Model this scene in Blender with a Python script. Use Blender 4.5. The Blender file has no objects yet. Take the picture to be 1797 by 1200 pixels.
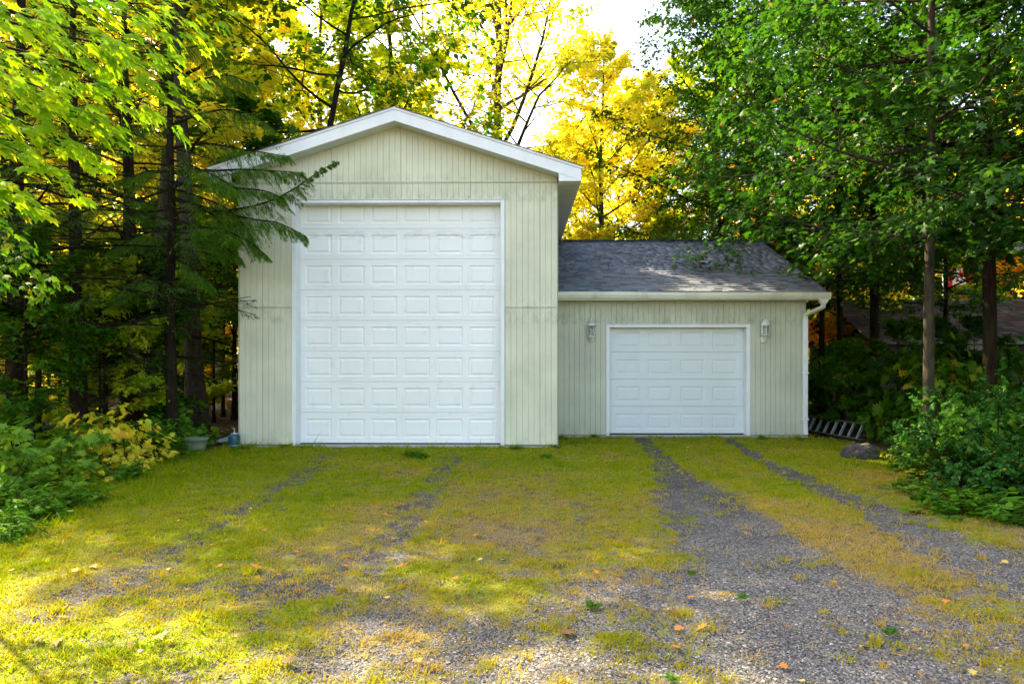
import bpy, bmesh, math, random
import numpy as np
from mathutils import Vector, Matrix

R = math.radians
S = bpy.context.scene
C = S.collection

# ------------------------------------------------------------------ camera
F_PX, CX, HZ, EYE = 1198.0, 898.5, 633.0, 1.5       # photo: focal length, centre column, horizon row, eye height
YAW = 0.0117
cam_d = bpy.data.cameras.new('camera')
cam = bpy.data.objects.new('camera', cam_d)
C.objects.link(cam)
cam.location = (0, 0, EYE)
cam.rotation_euler = (R(90), 0, YAW)
cam_d.sensor_width = 36
cam_d.lens = 36 * F_PX / 1797
cam_d.shift_y = (HZ - 600) / 1797
cam_d.clip_end = 600
S.camera = cam

# ------------------------------------------------------------------ light
SUN_AZ, SUN_EL = -50.0, 41.0            # degrees: azimuth from +Y towards +X, elevation
SUN_STRENGTH, SKY_STRENGTH, EXPOSURE = 4.8, 0.15, 2.55
w = bpy.data.worlds.new('World')
S.world = w
w.use_nodes = True
wn = w.node_tree.nodes
wl = w.node_tree.links
sky = wn.new('ShaderNodeTexSky')
sky.sky_type = 'NISHITA'
sky.sun_disc = False
sky.sun_elevation = R(SUN_EL)
sky.sun_rotation = R(SUN_AZ)
sky.air_density = 1.0
sky.dust_density = 2.5
sky.ozone_density = 1.0
bgn = wn['Background']
bgn.inputs['Strength'].default_value = SKY_STRENGTH
tn = wn.new('ShaderNodeMix'); tn.data_type = 'RGBA'; tn.blend_type = 'MULTIPLY'; tn.inputs[0].default_value = 1.0
tn.inputs[7].default_value = (1.14, 1.0, 0.86, 1)        # warm tint in place of a white balance takes the blue out
wl.new(sky.outputs['Color'], tn.inputs[6])
wl.new(tn.outputs[2], bgn.inputs['Color'])
sl = bpy.data.lights.new('sun', 'SUN')
sl.energy = SUN_STRENGTH
sl.angle = R(0.5)
sl.color = (1.0, 0.83, 0.54)
sun = bpy.data.objects.new('sun', sl)
C.objects.link(sun)
sun_dir = Vector((math.sin(R(SUN_AZ)) * math.cos(R(SUN_EL)), math.cos(R(SUN_AZ)) * math.cos(R(SUN_EL)), math.sin(R(SUN_EL))))
sun.rotation_euler = sun_dir.to_track_quat('Z', 'Y').to_euler()
sun.location = sun_dir * 60
S.view_settings.view_transform = 'Standard'
S.view_settings.look = 'None'
S.view_settings.gamma = 1
S.view_settings.exposure = EXPOSURE
S.view_settings.use_curve_mapping = False
S.cycles.max_bounces = 8
S.cycles.diffuse_bounces = 5
S.cycles.transmission_bounces = 5
S.cycles.glossy_bounces = 3

# ------------------------------------------------------------------ helpers
def ray(u, v):
    c, s = math.cos(YAW), math.sin(YAW)
    a = (u - CX) / F_PX
    return np.array([-s + c * a, c + s * a, (HZ - v) / F_PX])
def on_y(u, v, Y):
    d = ray(u, v); return np.array([0, 0, EYE]) + d * (Y / d[1])
def on_ground(u, v, z=0.0):
    d = ray(u, v); return np.array([0, 0, EYE]) + d * ((z - EYE) / d[2])

def link(name, me, mats=None, parent=None):
    o = bpy.data.objects.new(name, me)
    C.objects.link(o)
    if mats is not None and me is not None:
        for m in (mats if isinstance(mats, (list, tuple)) else [mats]):
            me.materials.append(m)
    if parent is not None:
        o.parent = parent
    return o
def tag(o, label=None, cat=None, group=None, kind=None):
    if label: o['label'] = label
    if cat: o['category'] = cat
    if group: o['group'] = group
    if kind: o['kind'] = kind
    return o
def thing(name, loc, rz=0.0, label=None, cat=None, group=None):
    o = bpy.data.objects.new(name, None)
    o.empty_display_size = 0.2
    C.objects.link(o)
    o.location = loc
    o.rotation_euler = (0, 0, rz)
    return tag(o, label, cat, group)
def children(o):
    return [c for c in bpy.data.objects if c.parent == o]
def copy_tree(o, parent=None, kids=None):
    c = o.copy(); C.objects.link(c); c.parent = parent
    for ch in (o.children if kids is None else kids):
        copy_tree(ch, c)
    return c

class G:
    """collects vertices / faces, builds one mesh"""
    def __init__(s):
        s.v = []; s.f = []; s.mi = []
    def add(s, vs, fs, mi=0):
        b = len(s.v)
        s.v += [tuple(p) for p in vs]
        for f in fs:
            s.f.append(tuple(b + i for i in f)); s.mi.append(mi)
    def box(s, x0, x1, y0, y1, z0, z1, mi=0):
        vs = [(x0,y0,z0),(x1,y0,z0),(x1,y1,z0),(x0,y1,z0),(x0,y0,z1),(x1,y0,z1),(x1,y1,z1),(x0,y1,z1)]
        s.add(vs, [(0,3,2,1),(4,5,6,7),(0,1,5,4),(1,2,6,5),(2,3,7,6),(3,0,4,7)], mi)
    def prism(s, poly, axis, a, b, mi=0):
        """poly: list of 2-D points; extruded along axis 'x','y','z' from a to b"""
        def P(p, t):
            return {'x': (t, p[0], p[1]), 'y': (p[0], t, p[1]), 'z': (p[0], p[1], t)}[axis]
        n = len(poly)
        vs = [P(p, a) for p in poly] + [P(p, b) for p in poly]
        fs = [tuple(range(n))[::-1], tuple(range(n, 2*n))] + [(i, (i+1) % n, n + (i+1) % n, n + i) for i in range(n)]
        s.add(vs, fs, mi)
    def tube(s, pts, radii, sides=8, cap=True, mi=0):
        pts = [Vector(p) for p in pts]
        if not isinstance(radii, (list, tuple, np.ndarray)): radii = [radii] * len(pts)
        rings = []
        up = Vector((0.13, 0.27, 0.95)).normalized()
        for i, p in enumerate(pts):
            t = (pts[min(i+1, len(pts)-1)] - pts[max(i-1, 0)]).normalized()
            a = t.cross(up)
            if a.length < 1e-3: a = t.cross(Vector((1, 0, 0)))
            a.normalize(); b = t.cross(a)
            rings.append([p + (a * math.cos(2*math.pi*k/sides) + b * math.sin(2*math.pi*k/sides)) * radii[i] for k in range(sides)])
        vs = [q for r in rings for q in r]
        fs = []
        for i in range(len(pts)-1):
            for k in range(sides):
                k2 = (k+1) % sides
                fs.append((i*sides+k, i*sides+k2, (i+1)*sides+k2, (i+1)*sides+k))
        if cap:
            fs.append(tuple(range(sides))[::-1]); fs.append(tuple((len(pts)-1)*sides + k for k in range(sides)))
        s.add(vs, fs, mi)
    def lathe(s, prof, cx, cy, sides=24, mi=0, sx=1, sy=1):
        vs = []
        for r, z in prof:
            for k in range(sides):
                a = 2*math.pi*k/sides
                vs.append((cx + r*math.cos(a)*sx, cy + r*math.sin(a)*sy, z))
        fs = []
        for i in range(len(prof)-1):
            for k in range(sides):
                k2 = (k+1) % sides
                fs.append((i*sides+k, i*sides+k2, (i+1)*sides+k2, (i+1)*sides+k))
        fs.append(tuple(range(sides))[::-1]); fs.append(tuple((len(prof)-1)*sides+k for k in range(sides)))
        s.add(vs, fs, mi)
    def build(s, name, mats, parent=None, bevel=0.0, smooth=False, fix=True):
        me = bpy.data.meshes.new(name)
        me.from_pydata(s.v, [], s.f)
        for p, m in zip(me.polygons, s.mi):
            p.material_index = m
        if fix or bevel:
            bm = bmesh.new(); bm.from_mesh(me)
            if fix: bmesh.ops.recalc_face_normals(bm, faces=bm.faces)
            if bevel:
                es = [e for e in bm.edges if len(e.link_faces) == 2 and e.calc_face_angle(0) > 0.6]
                bmesh.ops.bevel(bm, geom=es, offset=bevel, segments=1, affect='EDGES', clamp_overlap=True)
            bm.to_mesh(me); bm.free()
        if smooth:
            for p in me.polygons: p.use_smooth = True
        me.update()
        return link(name, me, mats, parent)

def np_mesh(name, V, Fc, attrs=None, smooth=False):
    """V (n,3), Fc (m,k) all of the same size k, attrs {name: (n,) float}"""
    me = bpy.data.meshes.new(name)
    n, m, k = len(V), len(Fc), Fc.shape[1]
    me.vertices.add(n); me.vertices.foreach_set('co', np.ascontiguousarray(V, dtype=np.float32).ravel())
    me.loops.add(m * k); me.loops.foreach_set('vertex_index', np.ascontiguousarray(Fc, dtype=np.int32).ravel())
    me.polygons.add(m)
    me.polygons.foreach_set('loop_start', np.arange(0, m*k, k, dtype=np.int32))
    try: me.polygons.foreach_set('loop_total', np.full(m, k, dtype=np.int32))
    except Exception: pass
    if smooth: me.polygons.foreach_set('use_smooth', np.ones(m, dtype=bool))
    for a, val in (attrs or {}).items():
        at = me.attributes.new(a, 'FLOAT', 'POINT')
        at.data.foreach_set('value', np.ascontiguousarray(val, dtype=np.float32))
    me.update(calc_edges=True)
    return me

def norm(a):
    return a / np.maximum(np.linalg.norm(a, axis=-1, keepdims=True), 1e-9)

# value noise for authoring masks and ground relief
_rng0 = np.random.default_rng(5)
_grid = _rng0.random((256, 256))
def vnoise(x, y):
    xi = np.floor(x).astype(int); yi = np.floor(y).astype(int)
    fx = x - xi; fy = y - yi
    fx = fx*fx*(3-2*fx); fy = fy*fy*(3-2*fy)
    g = lambda a, b: _grid[a & 255, b & 255]
    return (g(xi,yi)*(1-fx)+g(xi+1,yi)*fx)*(1-fy) + (g(xi,yi+1)*(1-fx)+g(xi+1,yi+1)*fx)*fy
def fbm(x, y, o=4):
    s = 0; a = 0.5; t = 0
    for i in range(o):
        s = s + a*vnoise(x*2**i + 17*i, y*2**i + 31*i); t += a; a *= 0.5
    return s/t

# ------------------------------------------------------------------ materials
def newmat(name):
    m = bpy.data.materials.new(name); m.use_nodes = True
    nt = m.node_tree
    return m, nt, nt.nodes, nt.links, nt.nodes['Principled BSDF']
def ramp(nt, stops, interp='LINEAR'):
    r = nt.nodes.new('ShaderNodeValToRGB'); cr = r.color_ramp; cr.interpolation = interp
    while len(cr.elements) < len(stops): cr.elements.new(0.5)
    for e, (p, c) in zip(cr.elements, stops):
        e.position = p; e.color = (*c, 1) if len(c) == 3 else c
    return r
def noise(nt, scale, detail=4, rough=0.6, vec=None, dist=0.0):
    n = nt.nodes.new('ShaderNodeTexNoise')
    n.inputs['Scale'].default_value = scale; n.inputs['Detail'].default_value = detail
    n.inputs['Roughness'].default_value = rough; n.inputs['Distortion'].default_value = dist
    if vec is not None: nt.links.new(vec, n.inputs['Vector'])
    return n
def coords(nt, scale=(1,1,1), kind='Object'):
    tc = nt.nodes.new('ShaderNodeTexCoord'); mp = nt.nodes.new('ShaderNodeMapping')
    mp.inputs['Scale'].default_value = scale
    nt.links.new(tc.outputs[kind], mp.inputs['Vector'])
    return mp.outputs['Vector']
def world_coords(nt, scale=(1,1,1)):
    g = nt.nodes.new('ShaderNodeNewGeometry'); mp = nt.nodes.new('ShaderNodeMapping')
    mp.inputs['Scale'].default_value = scale
    nt.links.new(g.outputs['Position'], mp.inputs['Vector'])
    return mp.outputs['Vector']
def mix(nt, fac, a, b, mode='MIX'):
    m = nt.nodes.new('ShaderNodeMix'); m.data_type = 'RGBA'; m.blend_type = mode
    for s, val in ((0, fac), (6, a), (7, b)):
        if hasattr(val, 'links') or hasattr(val, 'is_linked'): nt.links.new(val, m.inputs[s])
        elif s == 0: m.inputs[0].default_value = val
        else: m.inputs[s].default_value = (*val, 1) if len(val) == 3 else val
    return m.outputs[2]
def mth(nt, op, a, b=None, clamp=False):
    m = nt.nodes.new('ShaderNodeMath'); m.operation = op; m.use_clamp = clamp
    for i, val in enumerate((a, b)):
        if val is None: continue
        if hasattr(val, 'is_linked'): nt.links.new(val, m.inputs[i])
        else: m.inputs[i].default_value = val
    return m.outputs[0]
def bump(nt, h, strength, dist, bsdf):
    b = nt.nodes.new('ShaderNodeBump'); b.inputs['Strength'].default_value = strength; b.inputs['Distance'].default_value = dist
    nt.links.new(h, b.inputs['Height']); nt.links.new(b.outputs['Normal'], bsdf.inputs['Normal'])

def simple(name, col, rough=0.6, var=0.12, nscale=6.0, bmp=0.0, metallic=0.0, dirt=None, dirt_amt=0.0):
    m, nt, N, L, b = newmat(name)
    vec = world_coords(nt)
    n = noise(nt, nscale, 5, 0.6, vec)
    c2 = tuple(max(0, c*(1-var)) for c in col); c1 = tuple(min(1, c*(1+var)) for c in col)
    r = ramp(nt, [(0.3, c2), (0.7, c1)]); L.new(n.outputs['Fac'], r.inputs['Fac'])
    out = r.outputs['Color']
    if dirt:
        n2 = noise(nt, nscale*0.6, 6, 0.7, world_coords(nt, (1, 1, 0.35)))
        r2 = ramp(nt, [(0.5, (0,0,0)), (0.72, (dirt_amt,)*3)]); L.new(n2.outputs['Fac'], r2.inputs['Fac'])
        out = mix(nt, r2.outputs['Color'], out, dirt)
    L.new(out, b.inputs['Base Color'])
    b.inputs['Roughness'].default_value = rough; b.inputs['Metallic'].default_value = metallic
    if bmp:
        n3 = noise(nt, nscale*12, 3, 0.6, vec); bump(nt, n3.outputs['Fac'], bmp, 0.004, b)
    return m

# painted vertical siding: grain, faint streaks, mildew smears below flashings and at the ground
def siding_mat(name, base, mil_z):
    m, nt, N, L, b = newmat(name)
    grain = noise(nt, 1.0, 6, 0.65, world_coords(nt, (55, 55, 2.2)))
    soft = noise(nt, 1.3, 3, 0.5, world_coords(nt))
    r = ramp(nt, [(0.25, tuple(c*0.84 for c in base)), (0.75, tuple(min(1, c*1.10) for c in base))])
    L.new(soft.outputs['Fac'], r.inputs['Fac'])
    g = ramp(nt, [(0.30, (0.92,)*3), (0.55, (1,)*3)]); L.new(grain.outputs['Fac'], g.inputs['Fac'])
    col = mix(nt, 1.0, r.outputs['Color'], g.outputs['Color'], 'MULTIPLY')
    # weathering bands (real mildew) given by height above ground
    pos = N.new('ShaderNodeNewGeometry'); sp = N.new('ShaderNodeSeparateXYZ'); L.new(pos.outputs['Position'], sp.inputs[0])
    blot = noise(nt, 1.0, 7, 0.75, world_coords(nt, (9, 9, 3.5)))
    for z0, z1, amt, colr in mil_z:
        rr = ramp(nt, [(0.0, (0,)*3), (0.15, (1,)*3), (1.0, (0,)*3)])
        f = N.new('ShaderNodeMapRange'); f.inputs['From Min'].default_value = z0; f.inputs['From Max'].default_value = z1
        L.new(sp.outputs['Z'], f.inputs['Value']); L.new(f.outputs['Result'], rr.inputs['Fac'])
        bb = ramp(nt, [(0.45, (0,)*3), (0.68, (1,)*3)]); L.new(blot.outputs['Fac'], bb.inputs['Fac'])
        fac = mth(nt, 'MULTIPLY', mth(nt, 'MULTIPLY', rr.outputs['Color'], bb.outputs['Color']), amt)
        col = mix(nt, fac, col, colr)
    L.new(col, b.inputs['Base Color'])
    b.inputs['Roughness'].default_value = 0.62
    bump(nt, grain.outputs['Fac'], 0.35, 0.003, b)
    return m

M = {}
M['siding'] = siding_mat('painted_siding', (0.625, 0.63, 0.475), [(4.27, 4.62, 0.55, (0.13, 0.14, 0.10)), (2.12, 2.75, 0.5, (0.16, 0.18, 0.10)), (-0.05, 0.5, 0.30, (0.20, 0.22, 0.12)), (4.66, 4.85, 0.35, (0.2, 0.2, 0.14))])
M['groove'] = simple('siding_backing', (0.24, 0.25, 0.17), 0.9, 0.2)
M['trim'] = simple('white_trim', (0.74, 0.77, 0.78), 0.45, 0.04, 4, dirt=(0.42, 0.44, 0.38), dirt_amt=0.35)
M['fascia'] = simple('white_fascia_metal', (0.76, 0.78, 0.79), 0.35, 0.03, 3, dirt=(0.45, 0.45, 0.40), dirt_amt=0.3)
M['soffit'] = simple('soffit_metal', (0.62, 0.66, 0.66), 0.5, 0.05, 3)
M['rubber'] = simple('black_rubber_seal', (0.015, 0.015, 0.015), 0.7)
M['concrete'] = simple('concrete_slab', (0.40, 0.39, 0.36), 0.85, 0.2, 14, 0.4)
M['gutter'] = simple('cream_gutter_metal', (0.66, 0.68, 0.56), 0.38, 0.05, 3, dirt=(0.25, 0.26, 0.16), dirt_amt=0.5)
M['pipe'] = simple('white_downspout', (0.70, 0.74, 0.76), 0.38, 0.05, 3, dirt=(0.35, 0.38, 0.3), dirt_amt=0.4)

def door_mat(name, base, dirt_amt):
    m, nt, N, L, b = newmat(name)
    grain = noise(nt, 1.0, 5, 0.6, world_coords(nt, (4, 4, 120)))
    big = noise(nt, 0.9, 4, 0.5, world_coords(nt))
    r = ramp(nt, [(0.3, tuple(c*0.95 for c in base)), (0.7, base)]); L.new(big.outputs['Fac'], r.inputs['Fac'])
    st = noise(nt, 1.0, 7, 0.72, world_coords(nt, (5, 5, 2.4)))
    rr = ramp(nt, [(0.56, (0,)*3), (0.78, (dirt_amt,)*3)]); L.new(st.outputs['Fac'], rr.inputs['Fac'])
    pos = N.new('ShaderNodeNewGeometry'); sp = N.new('ShaderNodeSeparateXYZ'); L.new(pos.outputs['Position'], sp.inputs[0])
    f = N.new('ShaderNodeMapRange'); f.inputs['From Min'].default_value = 3.66; f.inputs['From Max'].default_value = 3.90
    L.new(sp.outputs['Z'], f.inputs['Value'])
    band = ramp(nt, [(0.0, (0.0,)*3), (0.25, (1,)*3), (0.55, (0.6,)*3), (1.0, (0.0,)*3)]); L.new(f.outputs['Result'], band.inputs['Fac'])
    st2 = noise(nt, 1.0, 6, 0.75, world_coords(nt, (4, 4, 26)))
    r2 = ramp(nt, [(0.42, (0,)*3), (0.62, (0.45,)*3)]); L.new(st2.outputs['Fac'], r2.inputs['Fac'])
    fac2 = mth(nt, 'MULTIPLY', band.outputs['Color'], r2.outputs['Color'])
    col = mix(nt, rr.outputs['Color'], r.outputs['Color'], (0.42, 0.43, 0.36))
    col = mix(nt, fac2, col, (0.25, 0.26, 0.25))
    L.new(col, b.inputs['Base Color'])
    b.inputs['Roughness'].default_value = 0.42
    bump(nt, grain.outputs['Fac'], 0.12, 0.002, b)
    return m
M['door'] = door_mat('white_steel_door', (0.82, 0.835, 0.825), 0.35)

def shingle_mat(name, dark, light, moss):
    m, nt, N, L, b = newmat(name)
    oi = N.new('ShaderNodeObjectInfo')
    at = N.new('ShaderNodeAttribute'); at.attribute_name = 'tint'
    rnd = mth(nt, 'FRACT', mth(nt, 'ADD', at.outputs['Fac'], oi.outputs['Random']))
    r = ramp(nt, [(0.0, dark), (0.5, tuple((a+c)/2 for a, c in zip(dark, light))), (1.0, light)])
    L.new(rnd, r.inputs['Fac'])
    gr = noise(nt, 260, 2, 0.7, world_coords(nt))
    g2 = ramp(nt, [(0.3, (0.6,)*3), (0.7, (1.35,)*3)]); L.new(gr.outputs['Fac'], g2.inputs['Fac'])
    col = mix(nt, 1.0, r.outputs['Color'], g2.outputs['Color'], 'MULTIPLY')
    bl = noise(nt, 1.6, 5, 0.7, world_coords(nt)); rb = ramp(nt, [(0.55, (0,)*3), (0.78, (0.55,)*3)])
    L.new(bl.outputs['Fac'], rb.inputs['Fac'])
    col = mix(nt, rb.outputs['Color'], col, moss)
    L.new(col, b.inputs['Base Color']); b.inputs['Roughness'].default_value = 0.95; b.inputs['Specular IOR Level'].default_value = 0.2
    bump(nt, gr.outputs['Fac'], 0.4, 0.003, b)
    return m
M['shingle'] = shingle_mat('grey_asphalt_shingles', (0.085, 0.095, 0.115), (0.165, 0.185, 0.225), (0.06, 0.06, 0.055))
M['shingle_brown'] = shingle_mat('brown_asphalt_shingles', (0.022, 0.015, 0.012), (0.07, 0.045, 0.036), (0.02, 0.017, 0.01))

def bark_mat(name, dark, light, vs=9):
    m, nt, N, L, b = newmat(name)
    n = noise(nt, 1.0, 7, 0.72, coords(nt, (vs*2.2, vs*2.2, vs*0.45)), 0.6)
    r = ramp(nt, [(0.32, dark), (0.68, light)]); L.new(n.outputs['Fac'], r.inputs['Fac'])
    n2 = noise(nt, 1.4, 3, 0.5, world_coords(nt)); r2 = ramp(nt, [(0.5, (0,)*3), (0.75, (0.45,)*3)]); L.new(n2.outputs['Fac'], r2.inputs['Fac'])
    col = mix(nt, r2.outputs['Color'], r.outputs['Color'], (0.03, 0.035, 0.014))
    L.new(col, b.inputs['Base Color']); b.inputs['Roughness'].default_value = 0.95; b.inputs['Specular IOR Level'].default_value = 0.05
    bump(nt, n.outputs['Fac'], 0.9, 0.03, b)
    return m
M['bark_dark'] = bark_mat('dark_hemlock_bark', (0.006, 0.0045, 0.003), (0.036, 0.024, 0.016))
M['bark_grey'] = bark_mat('grey_maple_bark', (0.018, 0.015, 0.011), (0.095, 0.08, 0.057))
M['bark_pale'] = bark_mat('pale_birch_bark', (0.25, 0.22, 0.17), (0.62, 0.58, 0.50), 5)

def leaf_mat(name, stops, trans=0.5, gloss=0.012, rough=0.5):
    """stops: colour ramp over the per-leaf attribute 'tint'"""
    m, nt, N, L, b = newmat(name)
    N.remove(b)
    out = N['Material Output']
    at = N.new('ShaderNodeAttribute'); at.attribute_name = 'tint'
    r = ramp(nt, stops); L.new(at.outputs['Fac'], r.inputs['Fac'])
    nz = noise(nt, 0.55, 3, 0.6, world_coords(nt))
    rz = ramp(nt, [(0.3, (0.78, 0.86, 0.8)), (0.7, (1.2, 1.1, 1.05))]); L.new(nz.outputs['Fac'], rz.inputs['Fac'])
    col = mix(nt, 1.0, r.outputs['Color'], rz.outputs['Color'], 'MULTIPLY')
    d = N.new('ShaderNodeBsdfDiffuse'); t = N.new('ShaderNodeBsdfTranslucent'); gl = N.new('ShaderNodeBsdfGlossy')
    gl.inputs['Roughness'].default_value = rough
    L.new(col, d.inputs['Color'])
    tc = mix(nt, 1.0, col, (1.35, 1.25, 0.55), 'MULTIPLY')
    L.new(tc, t.inputs['Color'])
    ms = N.new('ShaderNodeMixShader'); ms.inputs[0].default_value = trans
    L.new(d.outputs[0], ms.inputs[1]); L.new(t.outputs[0], ms.inputs[2])
    m2 = N.new('ShaderNodeMixShader'); m2.inputs[0].default_value = gloss
    L.new(ms.outputs[0], m2.inputs[1]); L.new(gl.outputs[0], m2.inputs[2])
    L.new(m2.outputs[0], out.inputs['Surface'])
    return m
M['leaf_green'] = leaf_mat('green_leaves', [(0, (0.018, 0.075, 0.003)), (0.5, (0.05, 0.15, 0.004)), (0.9, (0.11, 0.21, 0.008)), (1.0, (0.38, 0.28, 0.02))])
M['leaf_oak'] = leaf_mat('dark_oak_leaves', [(0, (0.012, 0.055, 0.006)), (0.6, (0.036, 0.125, 0.010)), (0.93, (0.08, 0.18, 0.012)), (0.97, (0.40, 0.24, 0.03)), (1.0, (0.40, 0.16, 0.03))], 0.45, 0.02)
M['leaf_yellow'] = leaf_mat('yellow_maple_leaves', [(0, (0.40, 0.54, 0.04)), (0.4, (0.74, 0.74, 0.08)), (0.75, (0.84, 0.70, 0.08)), (1.0, (0.80, 0.46, 0.05))], 0.62)
M['leaf_orange'] = leaf_mat('orange_maple_leaves', [(0, (0.62, 0.52, 0.03)), (0.4, (0.74, 0.44, 0.04)), (1.0, (0.68, 0.24, 0.03))], 0.5)
M['leaf_lime'] = leaf_mat('lime_yellow_leaves', [(0, (0.15, 0.31, 0.01)), (0.45, (0.40, 0.52, 0.018)), (0.85, (0.64, 0.60, 0.03)), (1.0, (0.70, 0.36, 0.02))], 0.55)
M['leaf_hemlock'] = leaf_mat('hemlock_needles', [(0, (0.018, 0.065, 0.008)), (0.6, (0.055, 0.145, 0.014)), (1.0, (0.14, 0.25, 0.02))], 0.42, 0.015)
M['leaf_near'] = leaf_mat('fresh_lime_maple_leaves', [(0, (0.09, 0.27, 0.006)), (0.5, (0.30, 0.48, 0.008)), (0.9, (0.52, 0.56, 0.012)), (1.0, (0.74, 0.46, 0.02))], .58)
M['leaf_bough'] = leaf_mat('brightened_hemlock_needles', [(0, (0.035, 0.12, 0.012)), (0.6, (0.11, 0.26, 0.02)), (1.0, (0.26, 0.40, 0.03))], 0.42, 0.01)  # hemlock needle colours raised on this bough to offset its shade
M['leaf_bush'] = leaf_mat('blue_green_bush_leaves', [(0, (0.010, 0.065, 0.008)), (0.5, (0.035, 0.14, 0.016)), (0.9, (0.08, 0.21, 0.035)), (1.0, (0.33, 0.33, 0.04))], 0.4, 0.01)
M['litter'] = leaf_mat('dry_fallen_leaves', [(0, (0.04, 0.022, 0.014)), (0.5, (0.12, 0.065, 0.035)), (0.85, (0.32, 0.18, 0.09)), (1.0, (0.55, 0.26, 0.06))], 0.15, 0.03)
M['grass'] = leaf_mat('grass_blades', [(0, (0.06, 0.19, 0.006)), (0.25, (0.20, 0.30, 0.006)), (0.5, (0.37, 0.34, 0.012)), (0.75, (0.42, 0.31, 0.07)), (1.0, (0.46, 0.32, 0.16))], 0.4, 0.0)
# ------------------------------------------------------------------ ground
def seg_dist(x, y, pts, widths):
    """signed closeness 0..1 to a polyline with width per vertex"""
    best = np.zeros_like(x)
    for (a, b, wa, wb) in zip(pts[:-1], pts[1:], widths[:-1], widths[1:]):
        dx, dy = b[0]-a[0], b[1]-a[1]
        t = np.clip(((x-a[0])*dx + (y-a[1])*dy) / (dx*dx+dy*dy), 0, 1)
        d = np.hypot(x - a[0] - t*dx, y - a[1] - t*dy)
        ww = wa + (wb-wa)*t
        best = np.maximum(best, np.clip(1.5 - d/ww, 0, 1))
    return best
def gp(*uv):
    return [tuple(on_ground(u, v)[:2]) for u, v in uv]
T_R1 = gp((1125,768),(1160,800),(1205,850),(1270,910),(1350,990),(1430,1080),(1560,1260))
T_R2 = gp((1282,770),(1330,800),(1440,850),(1600,915),(1810,1010),(2300,1230))
T_L1 = gp((585,785),(545,820),(470,870),(380,925),(250,990),(60,1090))
T_L2 = gp((800,785),(775,830),(725,890),(690,940),(640,1030),(570,1150))
T_M = gp((1010,870),(1040,960),(1050,1060))
def ground_weights(x, y):
    n1 = fbm(x*1.3+9, y*1.3+3, 5); n2 = fbm(x*4.5, y*4.5, 4); n3 = fbm(x*11+5, y*11+2, 3)
    wob = (n1-0.5)*0.9 + (n2-0.5)*0.8
    r1 = seg_dist(x, y, T_R1, [.15,.18,.36,.58,.75,.85,.9])
    r2 = seg_dist(x, y, T_R2, [.12,.15,.24,.34,.42,.5])
    l1 = seg_dist(x, y, T_L1, [.22,.22,.28,.30,.28,.25])
    l2 = seg_dist(x, y, T_L2, [.22,.20,.20,.20,.22,.3])
    mm = seg_dist(x, y, T_M, [.10,.16,.2])
    # foreground on the right is mostly bare gravel, fading into grass away from the camera and to the left
    near = np.clip((6.9 - y)/3.0, 0, 1) * np.clip((x + 1.9)/2.4, 0, 1)
    low = np.clip((4.3 - y)/1.2, 0, 1) * np.clip((x + 3.0)/1.4, 0, 1)
    fadeL = 0.28+0.30*fbm(x*.9+33, y*.9+7, 3)
    g = np.maximum.reduce([r1*0.92, r2*0.92, l1*fadeL, l2*(fadeL+.06), mm*0.34, near*0.74, low*0.70, np.clip((8.5-y)/4, 0, 1)*np.clip((x+3.6)/1.5, 0, 1)*(.22+.35*fbm(x*2.3+80, y*2.3, 3)), 0.16+0*x])
    g = np.clip(g + (wob*0.95+(n3-0.5)*0.9)*np.clip(g*2.2, 0, 1), 0, 1)
    med = seg_dist(x, y, gp((1400,880),(1540,985),(1810,1160)), [.35,.35,.4])     # brown strip between the right tracks
    med = med*np.clip((y-3.4)/2.6, .25, 1); g = np.clip(g - med*0.55*(0.6+n2), 0, 1)
    # brown, dry sward where the ground is worn; green next to the garages and at both sides
    b = np.clip((10.4 - y)/4.5, 0, 1)*np.clip((x+3.3)/3.0, 0, 1)*0.85
    b = np.maximum(b, med*0.95)
    b = np.clip(b*.85 + (n1-0.5)*1.7 + (n3-.5)*.7, 0, 1)
    side = np.clip((-x - 2.6)/1.6, 0, 1)*np.clip((y-2.5)/2, 0, 1)
    b = b*(1-0.75*side)
    gre = np.clip((y-11.2)/1.2, 0, 1); b = b*(1-0.7*gre)
    # forest floor
    lx = np.interp(y, [0, 3.6, 5.5, 8.2, 9.3, 10.6, 11.8, 13, 40], [-5.2,-4.9,-5.0,-5.4,-5.2,-5.35,-5.1,-5.05,-5.0])
    rx = np.interp(y, [0, 5, 6.2, 7.5, 9.2, 10.8, 12.5, 13.6, 40], [7.5,6.6,6.2,5.7,5.85,5.8,6.0,5.8,5.7])
    fl = np.clip(((lx - x) + wob*0.5)/0.35, 0, 1); fr = np.clip(((x - rx) + wob*0.5)/0.35, 0, 1)
    f = np.maximum(np.maximum(fl, fr), np.clip((y-13.4)/0.3, 0, 1))
    f = np.maximum(f, np.clip((-y-6)/2, 0, 1))
    return g*(1-f), b, f
def ground_z(x, y, g):
    z = 0.035*(fbm(x*0.7+40, y*0.7, 3)-0.5) - 0.045*g
    damp = np.clip((np.hypot(x, y-8) - 11)/10, 0, 1)
    z = z + damp*0.6*(fbm(x*0.12+3, y*0.12+8, 3)-0.45)
    # the ground meets the slabs level with their base
    near = np.clip(1-np.abs(y-12)/1.2, 0, 1)*((x > -5.3) & (x < .9)) + np.clip(1-np.abs(y-13.6)/1.2, 0, 1)*((x > .4) & (x < 6))
    z = z*(1-0.8*np.clip(near, 0, 1))
    return z - 0.02
def axis_coords(lo, hi, step, far, grow=1.22):
    a = list(np.arange(lo, hi+1e-6, step))
    s = step; v = a[-1]
    while v < far: s *= grow; v += s; a.append(v)
    s = step; v = a[0]
    while v > -far: s *= grow; v -= s; a.insert(0, v)
    return np.array(a)
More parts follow.
